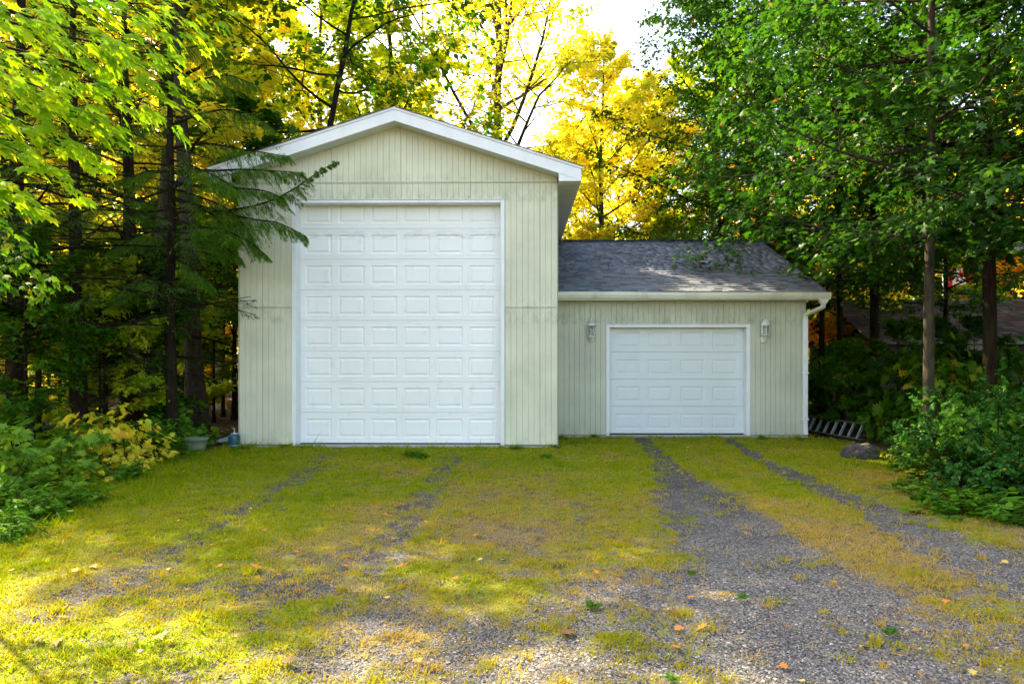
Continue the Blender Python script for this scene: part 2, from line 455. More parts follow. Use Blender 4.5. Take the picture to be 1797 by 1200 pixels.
gx = axis_coords(-9, 9, 0.065, 260); gy = axis_coords(2.4, 14.2, 0.065, 260)
X, Y = np.meshgrid(gx, gy)
g_, b_, f_ = ground_weights(X, Y)
Z = ground_z(X, Y, g_)
nx, ny = len(gx), len(gy)
idx = np.arange(nx*ny).reshape(ny, nx)
Fq = np.stack([idx[:-1,:-1], idx[:-1,1:], idx[1:,1:], idx[1:,:-1]], -1).reshape(-1, 4)
def compact_w(x, y):
    return np.clip(np.maximum((y-5.2)/3.5, (-x-0.4)/1.0), 0, 1)
gme = np_mesh('ground', np.stack([X, Y, Z], -1).reshape(-1, 3), Fq, {'gravel': g_.ravel(), 'dry': b_.ravel(), 'forest': f_.ravel(), 'compact': compact_w(X, Y).ravel()}, smooth=True)

def ground_mat():
    m, nt, N, L, b = newmat('ground_soil_gravel_and_moss')
    def attr(n):
        a = N.new('ShaderNodeAttribute'); a.attribute_name = n; return a.outputs['Fac']
    vec = world_coords(nt)
    vo = N.new('ShaderNodeTexVoronoi'); vo.inputs['Scale'].default_value = 90; L.new(vec, vo.inputs['Vector'])
    bw = N.new('ShaderNodeRGBToBW'); L.new(vo.outputs['Color'], bw.inputs[0])
    stone = ramp(nt, [(0.15, (0.05, 0.05, 0.05)), (0.5, (0.17, 0.165, 0.16)), (0.8, (0.27, 0.265, 0.255)), (1.0, (0.42, 0.40, 0.38))])
    L.new(bw.outputs[0], stone.inputs['Fac'])
    dust = noise(nt, 2.2, 5, 0.6, vec); rd = ramp(nt, [(0.35, (0.7, 0.69, 0.68)), (0.7, (1.12, 1.08, 1.02))]); L.new(dust.outputs['Fac'], rd.inputs['Fac'])
    gravel = mix(nt, 1.0, stone.outputs['Color'], rd.outputs['Color'], 'MULTIPLY')
    gravel = mix(nt, attr('compact'), gravel, mix(nt, 1.0, gravel, (0.72, 0.71, 0.66), 'MULTIPLY'))
    fine = noise(nt, 70, 5, 0.75, vec)
    gc = ramp(nt, [(0.30, (0.06, 0.09, 0.008)), (0.5, (0.19, 0.23, 0.010)), (0.72, (0.36, 0.36, 0.03))]); L.new(fine.outputs['Fac'], gc.inputs['Fac'])
    dc = ramp(nt, [(0.30, (0.08, 0.058, 0.026)), (0.5, (0.24, 0.18, 0.065)), (0.72, (0.42, 0.33, 0.15))]); L.new(fine.outputs['Fac'], dc.inputs['Fac'])
    sward = mix(nt, attr('dry'), gc.outputs['Color'], dc.outputs['Color'])
    fc = ramp(nt, [(0.30, (0.025, 0.017, 0.011)), (0.55, (0.09, 0.055, 0.035)), (0.75, (0.19, 0.12, 0.07))]); L.new(fine.outputs['Fac'], fc.inputs['Fac'])
    brk = noise(nt, 16, 5, 0.7, vec)
    gf = mth(nt, 'ADD', attr('gravel'), mth(nt, 'MULTIPLY', mth(nt, 'SUBTRACT', brk.outputs['Fac'], 0.5), 1.5))
    rg = ramp(nt, [(0.33, (0,)*3), (0.62, (1,)*3)]); L.new(gf, rg.inputs['Fac'])
    soil = noise(nt, 5.5, 6, 0.7, vec); rs = ramp(nt, [(0.50, (0,)*3), (0.66, (0.75,)*3)]); L.new(soil.outputs['Fac'], rs.inputs['Fac'])
    sward = mix(nt, rs.outputs['Color'], sward, (0.055, 0.045, 0.03))
    c = mix(nt, rg.outputs['Color'], sward, gravel)
    c = mix(nt, attr('forest'), c, fc.outputs['Color'])
    L.new(c, b.inputs['Base Color']); b.inputs['Roughness'].default_value = 0.95; b.inputs['Specular IOR Level'].default_value = 0.08
    hh = mth(nt, 'ADD', mth(nt, 'MULTIPLY', vo.outputs['Distance'], -1.0), fine.outputs['Fac'])
    bump(nt, hh, 0.8, 0.015, b)
    return m
M['ground'] = ground_mat()
ground = link('ground', gme, M['ground'])
tag(ground, 'worn driveway ground of moss, grass and grey gravel', None, None, 'structure')

RG = np.random.default_rng(11)
# grass blades (stuff)
def scatter(n, x0, x1, y0, y1, power=1.0):
    """more points towards the camera"""
    u = RG.random(n) ** power
    y = y0 + (y1-y0)*u
    half = 0.80*y + 0.4
    x = (RG.random(n)*2-1)*half
    k = (x > x0) & (x < x1)
    return x[k], y[k]
def in_garage(x, y):
    return ((x > -5.0) & (x < .70) & (y > 11.98)) | ((x > .6) & (x < 5.75) & (y > 13.6))
x, y = scatter(62000, -9, 9, 2.9, 14.2, 1.15)
g, b, f = ground_weights(x, y)
keep = (RG.random(len(x)) < np.clip(1.12 - g*1.2, 0.03, 1)) & (f < 0.5) & ~in_garage(x, y)
x, y, g, b = x[keep], y[keep], g[keep], b[keep]
nb = 5
bx = np.repeat(x, nb) + RG.normal(0, 0.016, len(x)*nb); by = np.repeat(y, nb) + RG.normal(0, 0.016, len(x)*nb)
gg = np.repeat(g, nb); bb = np.repeat(b, nb)
hgt = (0.011 + 0.017*RG.random(len(bx))) * (1 - 0.35*bb) * (0.8 + 0.5*np.clip(by/10, 0, 1)) * np.where(RG.random(len(bx)) < 0.03, 2.0, 1.0)
clump = fbm(bx*7, by*7, 3); hgt *= 0.45+1.15*clump**1.3*1.6; hgt *= 1+1.6*np.clip(1-np.abs(by-np.where(bx < .66, 11.93, 13.56))/.10, 0, 1)
hgt *= 1 + 0.9*np.clip((-bx-3.4)/1.2, 0, 1) + 0.4*np.clip((by-12.6)/1, 0, 1)
ang = RG.random(len(bx))*2*np.pi; wd = 0.0022 + 0.0022*RG.random(len(bx)) + 0.0003*by
# scattered longer tufts
nt_ = 650
tx, ty = scatter(nt_*2, -9, 9, 3.0, 13.6, 1.1); tg0, tb0, tf0 = ground_weights(tx, ty)
kk = (tf0 < .5) & ~in_garage(tx, ty) & (RG.random(len(tx)) < np.where((tg0 > .15) & (tg0 < .75), .55, .3)+.4*(tx < -3.2)); tx, ty, tg0, tb0 = tx[kk], ty[kk], tg0[kk], tb0[kk]
mb = 26; rad = np.repeat(RG.uniform(.012, .05, len(tx)), mb)
ax_ = np.repeat(tx, mb)+RG.normal(0, 1, len(tx)*mb)*rad; ay_ = np.repeat(ty, mb)+RG.normal(0, 1, len(tx)*mb)*rad
ah = np.repeat(RG.uniform(.025, .075, len(tx)), mb)*RG.uniform(.5, 1.1, len(ax_))
nbase = len(bx)
bx = np.concatenate([bx, ax_]); by = np.concatenate([by, ay_]); gg = np.concatenate([gg, np.repeat(tg0, mb)]); bb = np.concatenate([bb, np.repeat(tb0*RG.uniform(.2, 1.2, len(tx)), mb)]); hgt = np.concatenate([hgt, ah])
clump = np.concatenate([clump, np.full(len(ax_), .6)])
ang = RG.random(len(bx))*2*np.pi; wd = 0.0022 + 0.0022*RG.random(len(bx)) + 0.0003*by
bz = ground_z(bx, by, gg) - 0.002
lean = hgt*(0.2+1.1*RG.random(len(bx))); la = RG.random(len(bx))*2*np.pi
V = np.empty((len(bx), 3, 3))
V[:,0] = np.stack([bx - wd*np.cos(ang), by - wd*np.sin(ang), bz], -1)
V[:,1] = np.stack([bx + wd*np.cos(ang), by + wd*np.sin(ang), bz], -1)
V[:,2] = np.stack([bx + lean*np.cos(la), by + lean*np.sin(la), bz + hgt], -1)
tn = np.clip(0.24 + 0.30*fbm(bx*2.2, by*2.2, 3) + (clump-.5)*-.35 + bb*0.52 + RG.normal(0, 0.11, len(bx)) - 0.12*np.clip((-bx-3)/2, 0, 1), 0, 1)
me = np_mesh('grass', V.reshape(-1, 3), np.arange(len(bx)*3).reshape(-1, 3), {'tint': np.repeat(tn, 3)})
tag(link('grass', me, M['grass']), 'short mossy grass growing over the driveway', None, None, 'stuff')

# gravel stones (stuff)
def stones(name, n, ymax, smin, smax, pw):
    x, y = scatter(n, -9, 9, 2.9, ymax, pw)
    g, b, f = ground_weights(x, y)
    keep = (RG.random(len(x)) < np.clip(g*1.5-0.25, 0.02, 1)) & (f < 0.5) & ~in_garage(x, y)
    x, y, g = x[keep], y[keep], g[keep]
    n = len(x)
    base = np.array([(1,0,0),(0,1,0),(-1,0,0),(0,-1,0),(0,0,.75),(0,0,-.4)], float)
    fc = np.array([(0,1,4),(1,2,4),(2,3,4),(3,0,4)])
    V = base[None] * (1 + RG.uniform(-.35, .35, (n, 6, 3)))
    V = V * (smin + (smax-smin)*RG.random((n,1,1))**2.2) * np.stack([np.ones(n), RG.uniform(.6,1,n), RG.uniform(.5,.9,n)], -1)[:,None,:]
    a = RG.random(n)*2*np.pi; c, s = np.cos(a)[:,None], np.sin(a)[:,None]
    Vx = V[...,0]*c - V[...,1]*s; Vy = V[...,0]*s + V[...,1]*c
    V = np.stack([Vx + x[:,None], Vy + y[:,None], V[...,2] + ground_z(x, y, g)[:,None] + 0.002], -1)
    Fc = (fc[None] + np.arange(n)[:,None,None]*6).reshape(-1, 3)
    me = np_mesh(name, V.reshape(-1, 3), Fc, {'tint': np.repeat(RG.random(n)*(1-.3*compact_w(x, y)), 6)})
    return me
m, nt, N, L, bs = newmat('gravel_stones')
at = N.new('ShaderNodeAttribute'); at.attribute_name = 'tint'
r = ramp(nt, [(0, (0.06, 0.06, 0.065)), (0.45, (0.13, 0.128, 0.128)), (0.8, (0.24, 0.23, 0.222)), (0.96, (0.36, 0.34, 0.32)), (1, (0.46, 0.38, 0.32))])
L.new(at.outputs['Fac'], r.inputs['Fac']); L.new(r.outputs['Color'], bs.inputs['Base Color']); bs.inputs['Roughness'].default_value = 0.85; bs.inputs['Specular IOR Level'].default_value = 0.15
M['stone'] = m
tag(link('gravel', stones('gravel', 150000, 11.5, 0.003, 0.0125, 1.8), M['stone']), 'loose grey gravel lying in the wheel tracks', None, None, 'stuff')
# ------------------------------------------------------------------ garages
def adopt(root, *objs):
    for o in objs:
        o.parent = root
        if root.type == 'EMPTY' or True:
            base = root.get('_base', None)
            b = Vector(base) if base is not None else Vector((0, 0, 0))
            o.location = Vector(o.location) - b
    return objs[0]
def root_at(name, loc, label, cat, group=None):
    o = thing(name, loc, 0, label, cat, group)
    o['_base'] = tuple(loc)
    return o
def part(root, name, g, mat, bevel=0.0, smooth=False):
    o = g.build(name, mat, None, bevel, smooth)
    adopt(root, o); return o

_unit = {}
def unit_board(root_fn, name, mat, x0, x1, z0a, z0b, z1a, z1b, y0, y1, ch=0.0025):
    """one vertical board with chamfered front edges; bottoms/tops may slope (z?a at x0, z?b at x1)"""
    def z(t, a, b): return a + (b-a)*t
    w = x1-x0; k = ch/w
    vs = []
    for (xx, t, yy) in ((x0, 0, y1), (x0, 0, y0+ch), (x0+ch, k, y0), (x1-ch, 1-k, y0), (x1, 1, y0+ch), (x1, 1, y1)):
        vs.append((xx, yy, z(t, z0a, z0b))); vs.append((xx, yy, z(t, z1a, z1b)))
    fs = [(2*i, 2*i+2, 2*i+3, 2*i+1) for i in range(5)] + [(10, 0, 1, 11), (0, 10, 8, 6, 4, 2), (1, 3, 5, 7, 9, 11)]
    g = G(); g.add(vs, fs)
    return part(root_fn, name, g, mat)

rnd = random.Random(3)
XL, XR, YF, YB = -4.955, 0.655, 12.0, 21.0
XM = (XL+XR)/2
EAVE_Z, OVH, FOH = 4.66, 0.39, 0.35
SL = 0.322
def rake(x, off=0.0):      # underside line of the rake boards / top of gable wall
    return 5.70 + off - SL*abs(x-XM)
tg = root_at('tall_garage', (XM, YF, 0), 'tall pale green gabled garage with white panel overhead door', 'garage')
g = G(); g.box(XL-.03, XR+.03, YF-.02, YB+.03, -.4, .006)
part(tg, 'slab', g, M['concrete'])
DX0, DX1, DZ = -3.96, -0.33, 4.275        # door opening
# walls: 10 cm thick shell with the door opening, gable tops
g = G()
ww = .10
def wall_piece(x0, x1, z0, z1): g.box(x0, x1, YF+.014, YF+.014+ww, z0, z1)
wall_piece(XL+.01, DX0-.05, .01, EAVE_Z); wall_piece(DX1+.05, XR-.01, .01, EAVE_Z); wall_piece(DX0-.05, DX1+.05, DZ+.04, EAVE_Z)
for Yw in (YF+.014, YB-ww):
    g.prism([(XL+.01, EAVE_Z), (XR-.01, EAVE_Z), (XR-.01, rake(XR)-.04), (XM, rake(XM)-.04), (XL+.01, rake(XL)-.04)], 'y', Yw, Yw+ww)
g.box(XL+.01, XL+.01+ww, YF+.12, YB-ww-.01, .01, EAVE_Z); g.box(XR-.01-ww, XR-.01, YF+.12, YB-ww-.01, .01, EAVE_Z)
g.box(XL+.12, XR-.12, YB-ww, YB, .01, EAVE_Z-.002)
part(tg, 'wall', g, M['groove'])
BW = 0.1018
def boards(x0, x1, z0f, z1f):
    n = max(1, round((x1-x0)/BW)); st = (x1-x0)/n
    for i in range(n):
        a, b = x0+i*st+.0014, x0+(i+1)*st-.0014
        if (x0 + i*st - XM) % 1.22 < BW*0.6: a += .0035
        pr = rnd.uniform(0, .0025)
        m_ = (a+b)/2
        unit_board(tg, 'siding_board', M['siding'], a, b, z0f(a), z0f(b), z1f(a), z1f(b), YF-.006-pr, YF+.014)
c = lambda v: (lambda x: v)
boards(XL, DX0-.065, c(.03), c(2.435)); boards(XL, DX0-.065, c(2.452), c(4.62))
boards(DX1+.068, XR, c(.03), c(2.435)); boards(DX1+.068, XR, c(2.452), c(4.62))
boards(DX0-.065, DX1+.068, c(DZ+.062), c(4.62))
boards(XL, XR, c(4.645), lambda x: rake(x, -.006))
# side wall boards (right side, seen from beside) and left side as one joined part each
g = G()
for side, Xs in ((-1, XL), (1, XR)):
    y = YF+.02
    while y < YB-.1:
        xa, xb = (Xs-.008, Xs+.009) if side < 0 else (Xs-.009, Xs+.008)
        g.box(xa, xb, y+.003, y+.1-.003, .03, 2.435); g.box(xa, xb, y+.003, y+.1-.003, 2.452, EAVE_Z-.02)
        y += .1
part(tg, 'side_siding', g, M['siding'])
g = G()
def zflash(x0, x1, z):
    g.prism([(YF-.022, z), (YF+.012, z+.006), (YF+.012, z+.016), (YF-.016, z+.012), (YF-.022, z+.010)], 'x', x0, x1)
zflash(XL-.012, DX0-.062, 2.435); zflash(DX1+.062, XR+.016, 2.435); zflash(XL-.004, XR+.004, 4.6225)
part(tg, 'flashing', g, M['siding'])
# door surround
for q_ in ((DX0-.062, DX0+.012), (DX1-.012, DX1+.062)):
    g = G(); g.box(q_[0], q_[1], YF-.022, YF+.27, .01, DZ+.055); part(tg, 'side_trim', g, M['trim'], .004)
g = G()
g.box(DX0+.0125, DX1-.0125, YF-.022, YF+.27, DZ, DZ+.055)
part(tg, 'head_trim', g, M['trim'], .004)
g = G(); g.prism([(YF-.036, DZ+.0555), (YF+.01, DZ+.058), (YF+.01, DZ+.067), (YF-.036, DZ+.061)], 'x', DX0-.07, DX1+.07)
part(tg, 'head_flashing', g, M['fascia'])
# corner beads
for q_ in ((XR+.0085, XR+.013), (XL-.013, XL-.0085)):
    g = G(); g.box(q_[0], q_[1], YF-.012, YF+.05, .02, 4.62); part(tg, 'corner_bead', g, M['siding'])

def raised_panel(name, w, h, mat, depth=.014, soft=1.0):
    """a stamped raised panel: sunken groove round a bevelled field. origin = centre, front towards -Y"""
    a, b_ = w/2, h/2
    rings = [(0, 0), (.020*soft, depth), (.034*soft, depth), (.062*soft, .002)]
    vs, fs = [], []
    for ins, d in rings:
        vs += [(-a+ins, d, -b_+ins), (a-ins, d, -b_+ins), (a-ins, d, b_-ins), (-a+ins, d, b_-ins)]
    for r in range(len(rings)-1):
        for k in range(4):
            k2 = (k+1) % 4
            fs.append((4*r+k, 4*r+k2, 4*r+4+k2, 4*r+4+k))
    n = 4*(len(rings)-1)
    fs.append((n, n+1, n+2, n+3))
    me = bpy.data.meshes.new(name); me.from_pydata(vs, [], fs); me.materials.append(mat); me.update()
    return me
def garage_door(root, x0, x1, z0, z1, yd, rows, cols, pw, ph, mat, ribs, pm, zoff=0.0, soft=1.0, depth=.014):
    """yd = front plane of the door skin"""
    sh = (z1-z0)/rows; cw = (x1-x0)/cols
    cw = (x1-x0-.075)/cols if cols == 6 else (x1-x0-.12)/cols
    xs = x0 + ((x1-x0) - cw*cols)/2
    g = G(); g.box(x0-.02, x1+.02, yd+.03, yd+.05, z0-.03, z1+.05)
    dr = g.build('overhead_door', mat); adopt(root, dr)
    def sub(o):
        o.parent = dr; return o
    for r in range(rows):
        za, zb = z0+r*sh, z0+(r+1)*sh
        g = G()
        f = yd
        def quad(xa, xb, a, b, y=f): g.add([(xa, y, a), (xb, y, a), (xb, y, b), (xa, y, b)], [(0, 1, 2, 3)])
        pz0 = za + (sh-ph)/2 + zoff; pz1 = pz0+ph
        # ribbed rails above and below the panels
        prof = [(f, 0.0)]
        def rail(a, b):
            h = b-a
            ys = [(a, f+.005), (a+.004, f)]
            if ribs:
                k = 2
                for i in range(k):
                    zc = a + h*(i+1)/(k+1)
                    ys += [(zc-.006, f), (zc-.003, f+.004), (zc+.003, f+.004), (zc+.006, f)]
            ys += [(b, f)]
            for (p, q) in zip(ys[:-1], ys[1:]):
                g.add([(x0, p[1], p[0]), (x1, p[1], p[0]), (x1, q[1], q[0]), (x0, q[1], q[0])], [(0, 1, 2, 3)])
        rail(za+.0015, pz0)
        # upper rail, with the joint at its top
        ys = [(pz1, f)]
        if ribs:
            for i in range(2):
                zc = pz1 + (zb-pz1)*(i+1)/3
                ys += [(zc-.006, f), (zc-.003, f+.004), (zc+.003, f+.004), (zc+.006, f)]
        ys += [(zb-.006, f), (zb-.0015, f+.007)]
        for (p, q) in zip(ys[:-1], ys[1:]):
            g.add([(x0, p[1], p[0]), (x1, p[1], p[0]), (x1, q[1], q[0]), (x0, q[1], q[0])], [(0, 1, 2, 3)])
        # stiles between the panels
        edges = [x0]
        for cidx in range(cols):
            xc = xs + cw*(cidx+.5)
            edges += [xc-pw/2, xc+pw/2]
        edges.append(x1)
        for i in range(0, len(edges), 2): quad(edges[i], edges[i+1], pz0, pz1)
        # returns at top, bottom and ends
        g.add([(x0, f+.005, za+.0015), (x1, f+.005, za+.0015), (x1, f+.035, za+.0015), (x0, f+.035, za+.0015)], [(0, 1, 2, 3)])
        g.add([(x0, f+.007, zb-.0015), (x1, f+.007, zb-.0015), (x1, f+.035, zb-.0015), (x0, f+.035, zb-.0015)], [(3, 2, 1, 0)])
        sub(g.build('door_section', mat, fix=False))
        for cidx in range(cols):
            xc = xs + cw*(cidx+.5)
            p = link('raised_panel', pm); p.location = (xc, f, (pz0+pz1)/2); sub(p)
    g = G(); g.box(x0, x1, yd+.004, yd+.03, z0-.028, z0-.001); sub(g.build('bottom_seal', M['rubber']))
    return dr
pm6 = raised_panel('raised_panel', .478, .345, M['door'])
garage_door(tg, DX0+.013, DX1-.013, .028, 4.42, YF+.215, 8, 6, .478, .345, M['door'], True, pm6, zoff=-.01)

# roof: slabs, rake fascia, soffits, shingles
roofz = lambda x, o=0: 5.84 + o - SL*abs(x-XM)           # top of rake fascia at the outer face
XE = XR+OVH; XW = XL-OVH
YR0 = YF-FOH
for sgn, Xe in ((1, XE), (-1, XW)):
    g = G()
    # fascia: rake board
    bot = .235
    zt0, zt1 = roofz(XM), roofz(Xe)
    wx = XR+.005 if sgn > 0 else XL-.005
    g.prism([(XM+sgn*.0, zt0-.045), (Xe, zt1-.045), (Xe, zt1-bot), (XM+sgn*.0, zt0-bot-.0)][::sgn], 'y', YR0, YR0+.03)
    part(tg, 'rake_fascia', g, M['fascia'])
    g = G()
    g.prism([(XM, zt0), (Xe+sgn*.012, zt1), (Xe+sgn*.012, zt1-.043), (XM, zt0-.043)][::sgn], 'y', YR0-.014, YR0+.02)
    part(tg, 'drip_cap', g, M['fascia'])
    # return at the eave: triangle below the rake board, in front of the eave box
    zb = zt1-bot
    g = G()
    zin = roofz(wx)-bot-.003
    g.prism([(Xe, zb-.001), (Xe, zb-.012), (wx, zb-.012), (wx, zin)][::sgn], 'y', YR0+.004, YR0+.03)
    part(tg, 'eave_return', g, M['fascia'])
    g = G(); xa, xb = sorted((wx, Xe))
    g.box(min(xa, xb), max(xa, xb), YR0+.031, YB+.25, zb-.012, zb+.0)
    y = YR0+.05
    so = part(tg, 'eave_soffit', g, M['soffit'])
    g = G(); y = YR0+.12
    while y < YB: g.box(min(xa, xb)+.004, max(xa, xb)-.012, y, y+.012, zb-.017, zb-.0125); y += .10
    gg2 = g.build('soffit_rib', M['soffit']); gg2.parent = so
    g = G(); xo = Xe; g.box(min(xo, xo-sgn*.025), max(xo, xo-sgn*.025), YR0+.031, YB+.25, zb+.001, zt1-.05)
    part(tg, 'eave_fascia', g, M['fascia'])
    # rake soffit under the front overhang
    g = G()
    zs = lambda x: roofz(x) - bot + .012
    g.prism([(XM, zs(XM)), (wx, zs(wx)), (wx, zs(wx)+.012), (XM, zs(XM)+.012)][::sgn], 'y', YR0+.031, YF-.008)
    sf = part(tg, 'rake_soffit', g, M['soffit'])
    g = G()
    n = 22
    for i in range(n):
        t = (i+.5)/n; x_ = XM + (wx-XM)*t
        g.prism([(x_-.006, zs(x_-.006)-.005), (x_+.006, zs(x_+.006)-.005), (x_+.006, zs(x_+.006)-.0005), (x_-.006, zs(x_-.006)-.0005)], 'y', YR0+.04, YF-.01)
    o = g.build('soffit_rib', M['soffit']); o.parent = sf
    # deck
    g = G()
    g.prism([(XM, zt0-.03), (Xe, zt1-.03), (Xe, zt1-.004), (XM, zt0-.004)][::sgn], 'y', YR0+.022, YB+.25)
    part(tg, 'roof_deck', g, M['groove'])
    # shingle courses (seen only along their edge): one joined part
    ln = math.hypot(Xe-XM, zt1-zt0); ux, uz = (Xe-XM)/ln, (zt1-zt0)/ln
    nx_, nz_ = (-uz*sgn, ux*sgn); nrm = (nx_, nz_) if nz_ > 0 else (-nx_, -nz_)
    V_, F_, T_ = [], [], []
    s = ln + .02; row = 0
    while s > .05:
        y = YR0 - .035 + rnd.uniform(-.008, .004) - (row % 2)*.12
        while y < YB+.27:
            wd_ = rnd.choice((.16, .22, .30, .34)); y2 = y+wd_
            ya, yb = max(y, YR0-.036-rnd.uniform(0, .01)), min(y2-.004, YB+.28)
            if yb > ya:
                th = rnd.uniform(.009, .016); s0, s1 = s, s-.155 if s > .18 else .02
                b0 = len(V_)
                for (ss, hh) in ((s0, 0.001), (s0, th), (s1, .001), (s1, .004)):
                    for yy in (ya, yb):
                        V_.append((XM+ux*ss+nrm[0]*hh, yy, zt0+uz*ss+nrm[1]*hh))
                F_ += [(b0, b0+1, b0+3, b0+2), (b0+2, b0+3, b0+7, b0+6), (b0, b0+2, b0+6, b0+4), (b0+1, b0+5, b0+7, b0+3)]
                T_ += [rnd.random()]*8
            y = y2
        s -= .14; row += 1
    me = np_mesh('shingle_courses', np.array(V_), np.array(F_), {'tint': np.array(T_)})
    o = link('shingle_courses', me, M['shingle']); adopt(tg, o); o['kind'] = 'stuff'
# filler between the gable boards and the soffit
g = G(); g.box(XL, XR, YF-.002, YF+.012, 4.60, 4.66); part(tg, 'band_board', g, M['groove'])

# ---- low garage
LX0, LX1, LY, LYB = XR+.014, 5.68, 13.63, 20.1
LXC, LRY = (LX0+LX1)/2, 16.85
lg = root_at('low_garage', (LXC, LY, 0), 'low garage wing with grey shingle roof and four panel wide door', 'garage')
g = G(); g.box(LX0+.02, LX1+.03, LY-.03, LYB, -.4, .012); part(lg, 'slab', g, M['concrete'])
EX0, EX1, EZ = 1.775, 4.515, 2.165
g = G()
g.box(LX0+.01, EX0-.05, LY+.014, LY+.114, .01, 2.80); g.box(EX1+.05, LX1-.01, LY+.014, LY+.114, .01, 2.80)
g.box(EX0-.05, EX1+.05, LY+.014, LY+.114, EZ+.04, 2.80)
g.box(LX1-.11, LX1-.01, LY+.12, LYB-.11, .01, 2.80); g.box(LX0+.01, LX1-.01, LYB-.1, LYB, .01, 2.80)
rz_ = lambda y: 4.36 - .44*abs(y-LRY)
g.prism([(LY+.02, 2.802), (LYB-.01, 2.802), (LYB-.01, rz_(LYB)-.02), (LRY, 4.33), (LY+.02, rz_(LY)-.02)], 'x', LX1-.11, LX1-.01)
part(lg, 'wall', g, M['groove'])
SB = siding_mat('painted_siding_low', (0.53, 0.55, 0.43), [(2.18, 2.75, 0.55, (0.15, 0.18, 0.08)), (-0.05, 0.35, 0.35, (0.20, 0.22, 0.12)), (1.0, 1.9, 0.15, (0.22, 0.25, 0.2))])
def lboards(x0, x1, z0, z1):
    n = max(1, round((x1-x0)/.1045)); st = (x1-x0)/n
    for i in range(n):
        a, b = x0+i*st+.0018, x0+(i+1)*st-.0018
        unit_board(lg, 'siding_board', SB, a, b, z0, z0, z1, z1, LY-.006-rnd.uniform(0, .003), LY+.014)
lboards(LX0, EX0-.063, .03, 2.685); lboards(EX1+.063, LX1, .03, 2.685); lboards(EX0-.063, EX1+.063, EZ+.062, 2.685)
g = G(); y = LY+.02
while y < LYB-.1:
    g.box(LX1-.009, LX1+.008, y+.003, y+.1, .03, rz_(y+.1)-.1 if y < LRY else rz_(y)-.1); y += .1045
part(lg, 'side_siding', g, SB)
for q_ in ((EX0-.06, EX0+.012), (EX1-.012, EX1+.06)):
    g = G(); g.box(q_[0], q_[1], LY-.022, LY+.24, .012, EZ+.056); part(lg, 'side_trim', g, M['trim'], .004)
g = G(); g.box(EX0+.0125, EX1-.0125, LY-.022, LY+.24, EZ, EZ+.056); part(lg, 'head_trim', g, M['trim'], .004)
g = G(); g.prism([(LY-.036, EZ+.0565), (LY+.01, EZ+.059), (LY+.01, EZ+.068), (LY-.036, EZ+.062)], 'x', EX0-.11, EX1+.07)
part(lg, 'head_flashing', g, M['fascia'])
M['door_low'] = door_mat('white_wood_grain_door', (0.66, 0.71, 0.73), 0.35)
pm4 = raised_panel('raised_panel', .49, .31, M['door_low'], .009, 1.0)
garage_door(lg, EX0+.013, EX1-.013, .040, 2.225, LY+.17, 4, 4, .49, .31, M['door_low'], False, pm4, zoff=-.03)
# eave: frieze, soffit, fascia, gutter
GY = 13.2
EXR = 5.93
g = G(); g.box(LX0, EXR, GY+.135, LY-.01, 2.690, 2.702); so = part(lg, 'eave_soffit', g, M['soffit'])
g = G(); x_ = LX0+.05
while x_ < EXR-.05: g.box(x_, x_+.010, GY+.14, LY-.012, 2.685, 2.6895); x_ += .1
o = g.build('soffit_rib', M['soffit']); o.parent = so
g = G(); g.box(LX0, EXR, GY+.112, GY+.134, 2.68, 2.83); part(lg, 'fascia', g, M['fascia'])
# K-style gutter, slightly sagging: left end a touch higher
def gutter_prof(y, z):
    o_ = [(y+.11, z), (y+.035, z), (y+.018, z+.030), (y+.004, z+.062), (y+.0, z+.082), (y+.0, z+.112), (y-.006, z+.114), (y-.006, z+.122), (y+.012, z+.122)]
    return o_
g = G(); prof = gutter_prof(GY, 0); inner = [(p[0]+.003, p[1]+.004) for p in prof][::-1]
poly = prof + inner
xs_ = np.linspace(LX0+.004, 5.985, 9)
rings = []
for i, xx in enumerate(xs_):
    t = (xx-LX0)/(5.985-LX0); zz = 2.706 - .018*t + .006*math.sin(t*9)
    rings.append([(xx, p[0], p[1]+zz) for p in poly])
vs = [p for r_ in rings for p in r_]; k = len(poly)
fs = [tuple(range(k))[::-1], tuple((len(rings)-1)*k+i for i in range(k))] + [(i*k+j, i*k+(j+1) % k, (i+1)*k+(j+1) % k, (i+1)*k+j) for i in range(len(rings)-1) for j in range(k)]
g.add(vs, fs)
gt = part(lg, 'gutter', g, M['gutter'])
g = G(); g.prism([(p[0], p[1]+2.688) for p in gutter_prof(GY, 0)] + [(GY+.11, 2.688+.122)], 'x', 5.985, 5.991)
o = g.build('end_cap', M['gutter']); o.parent = gt
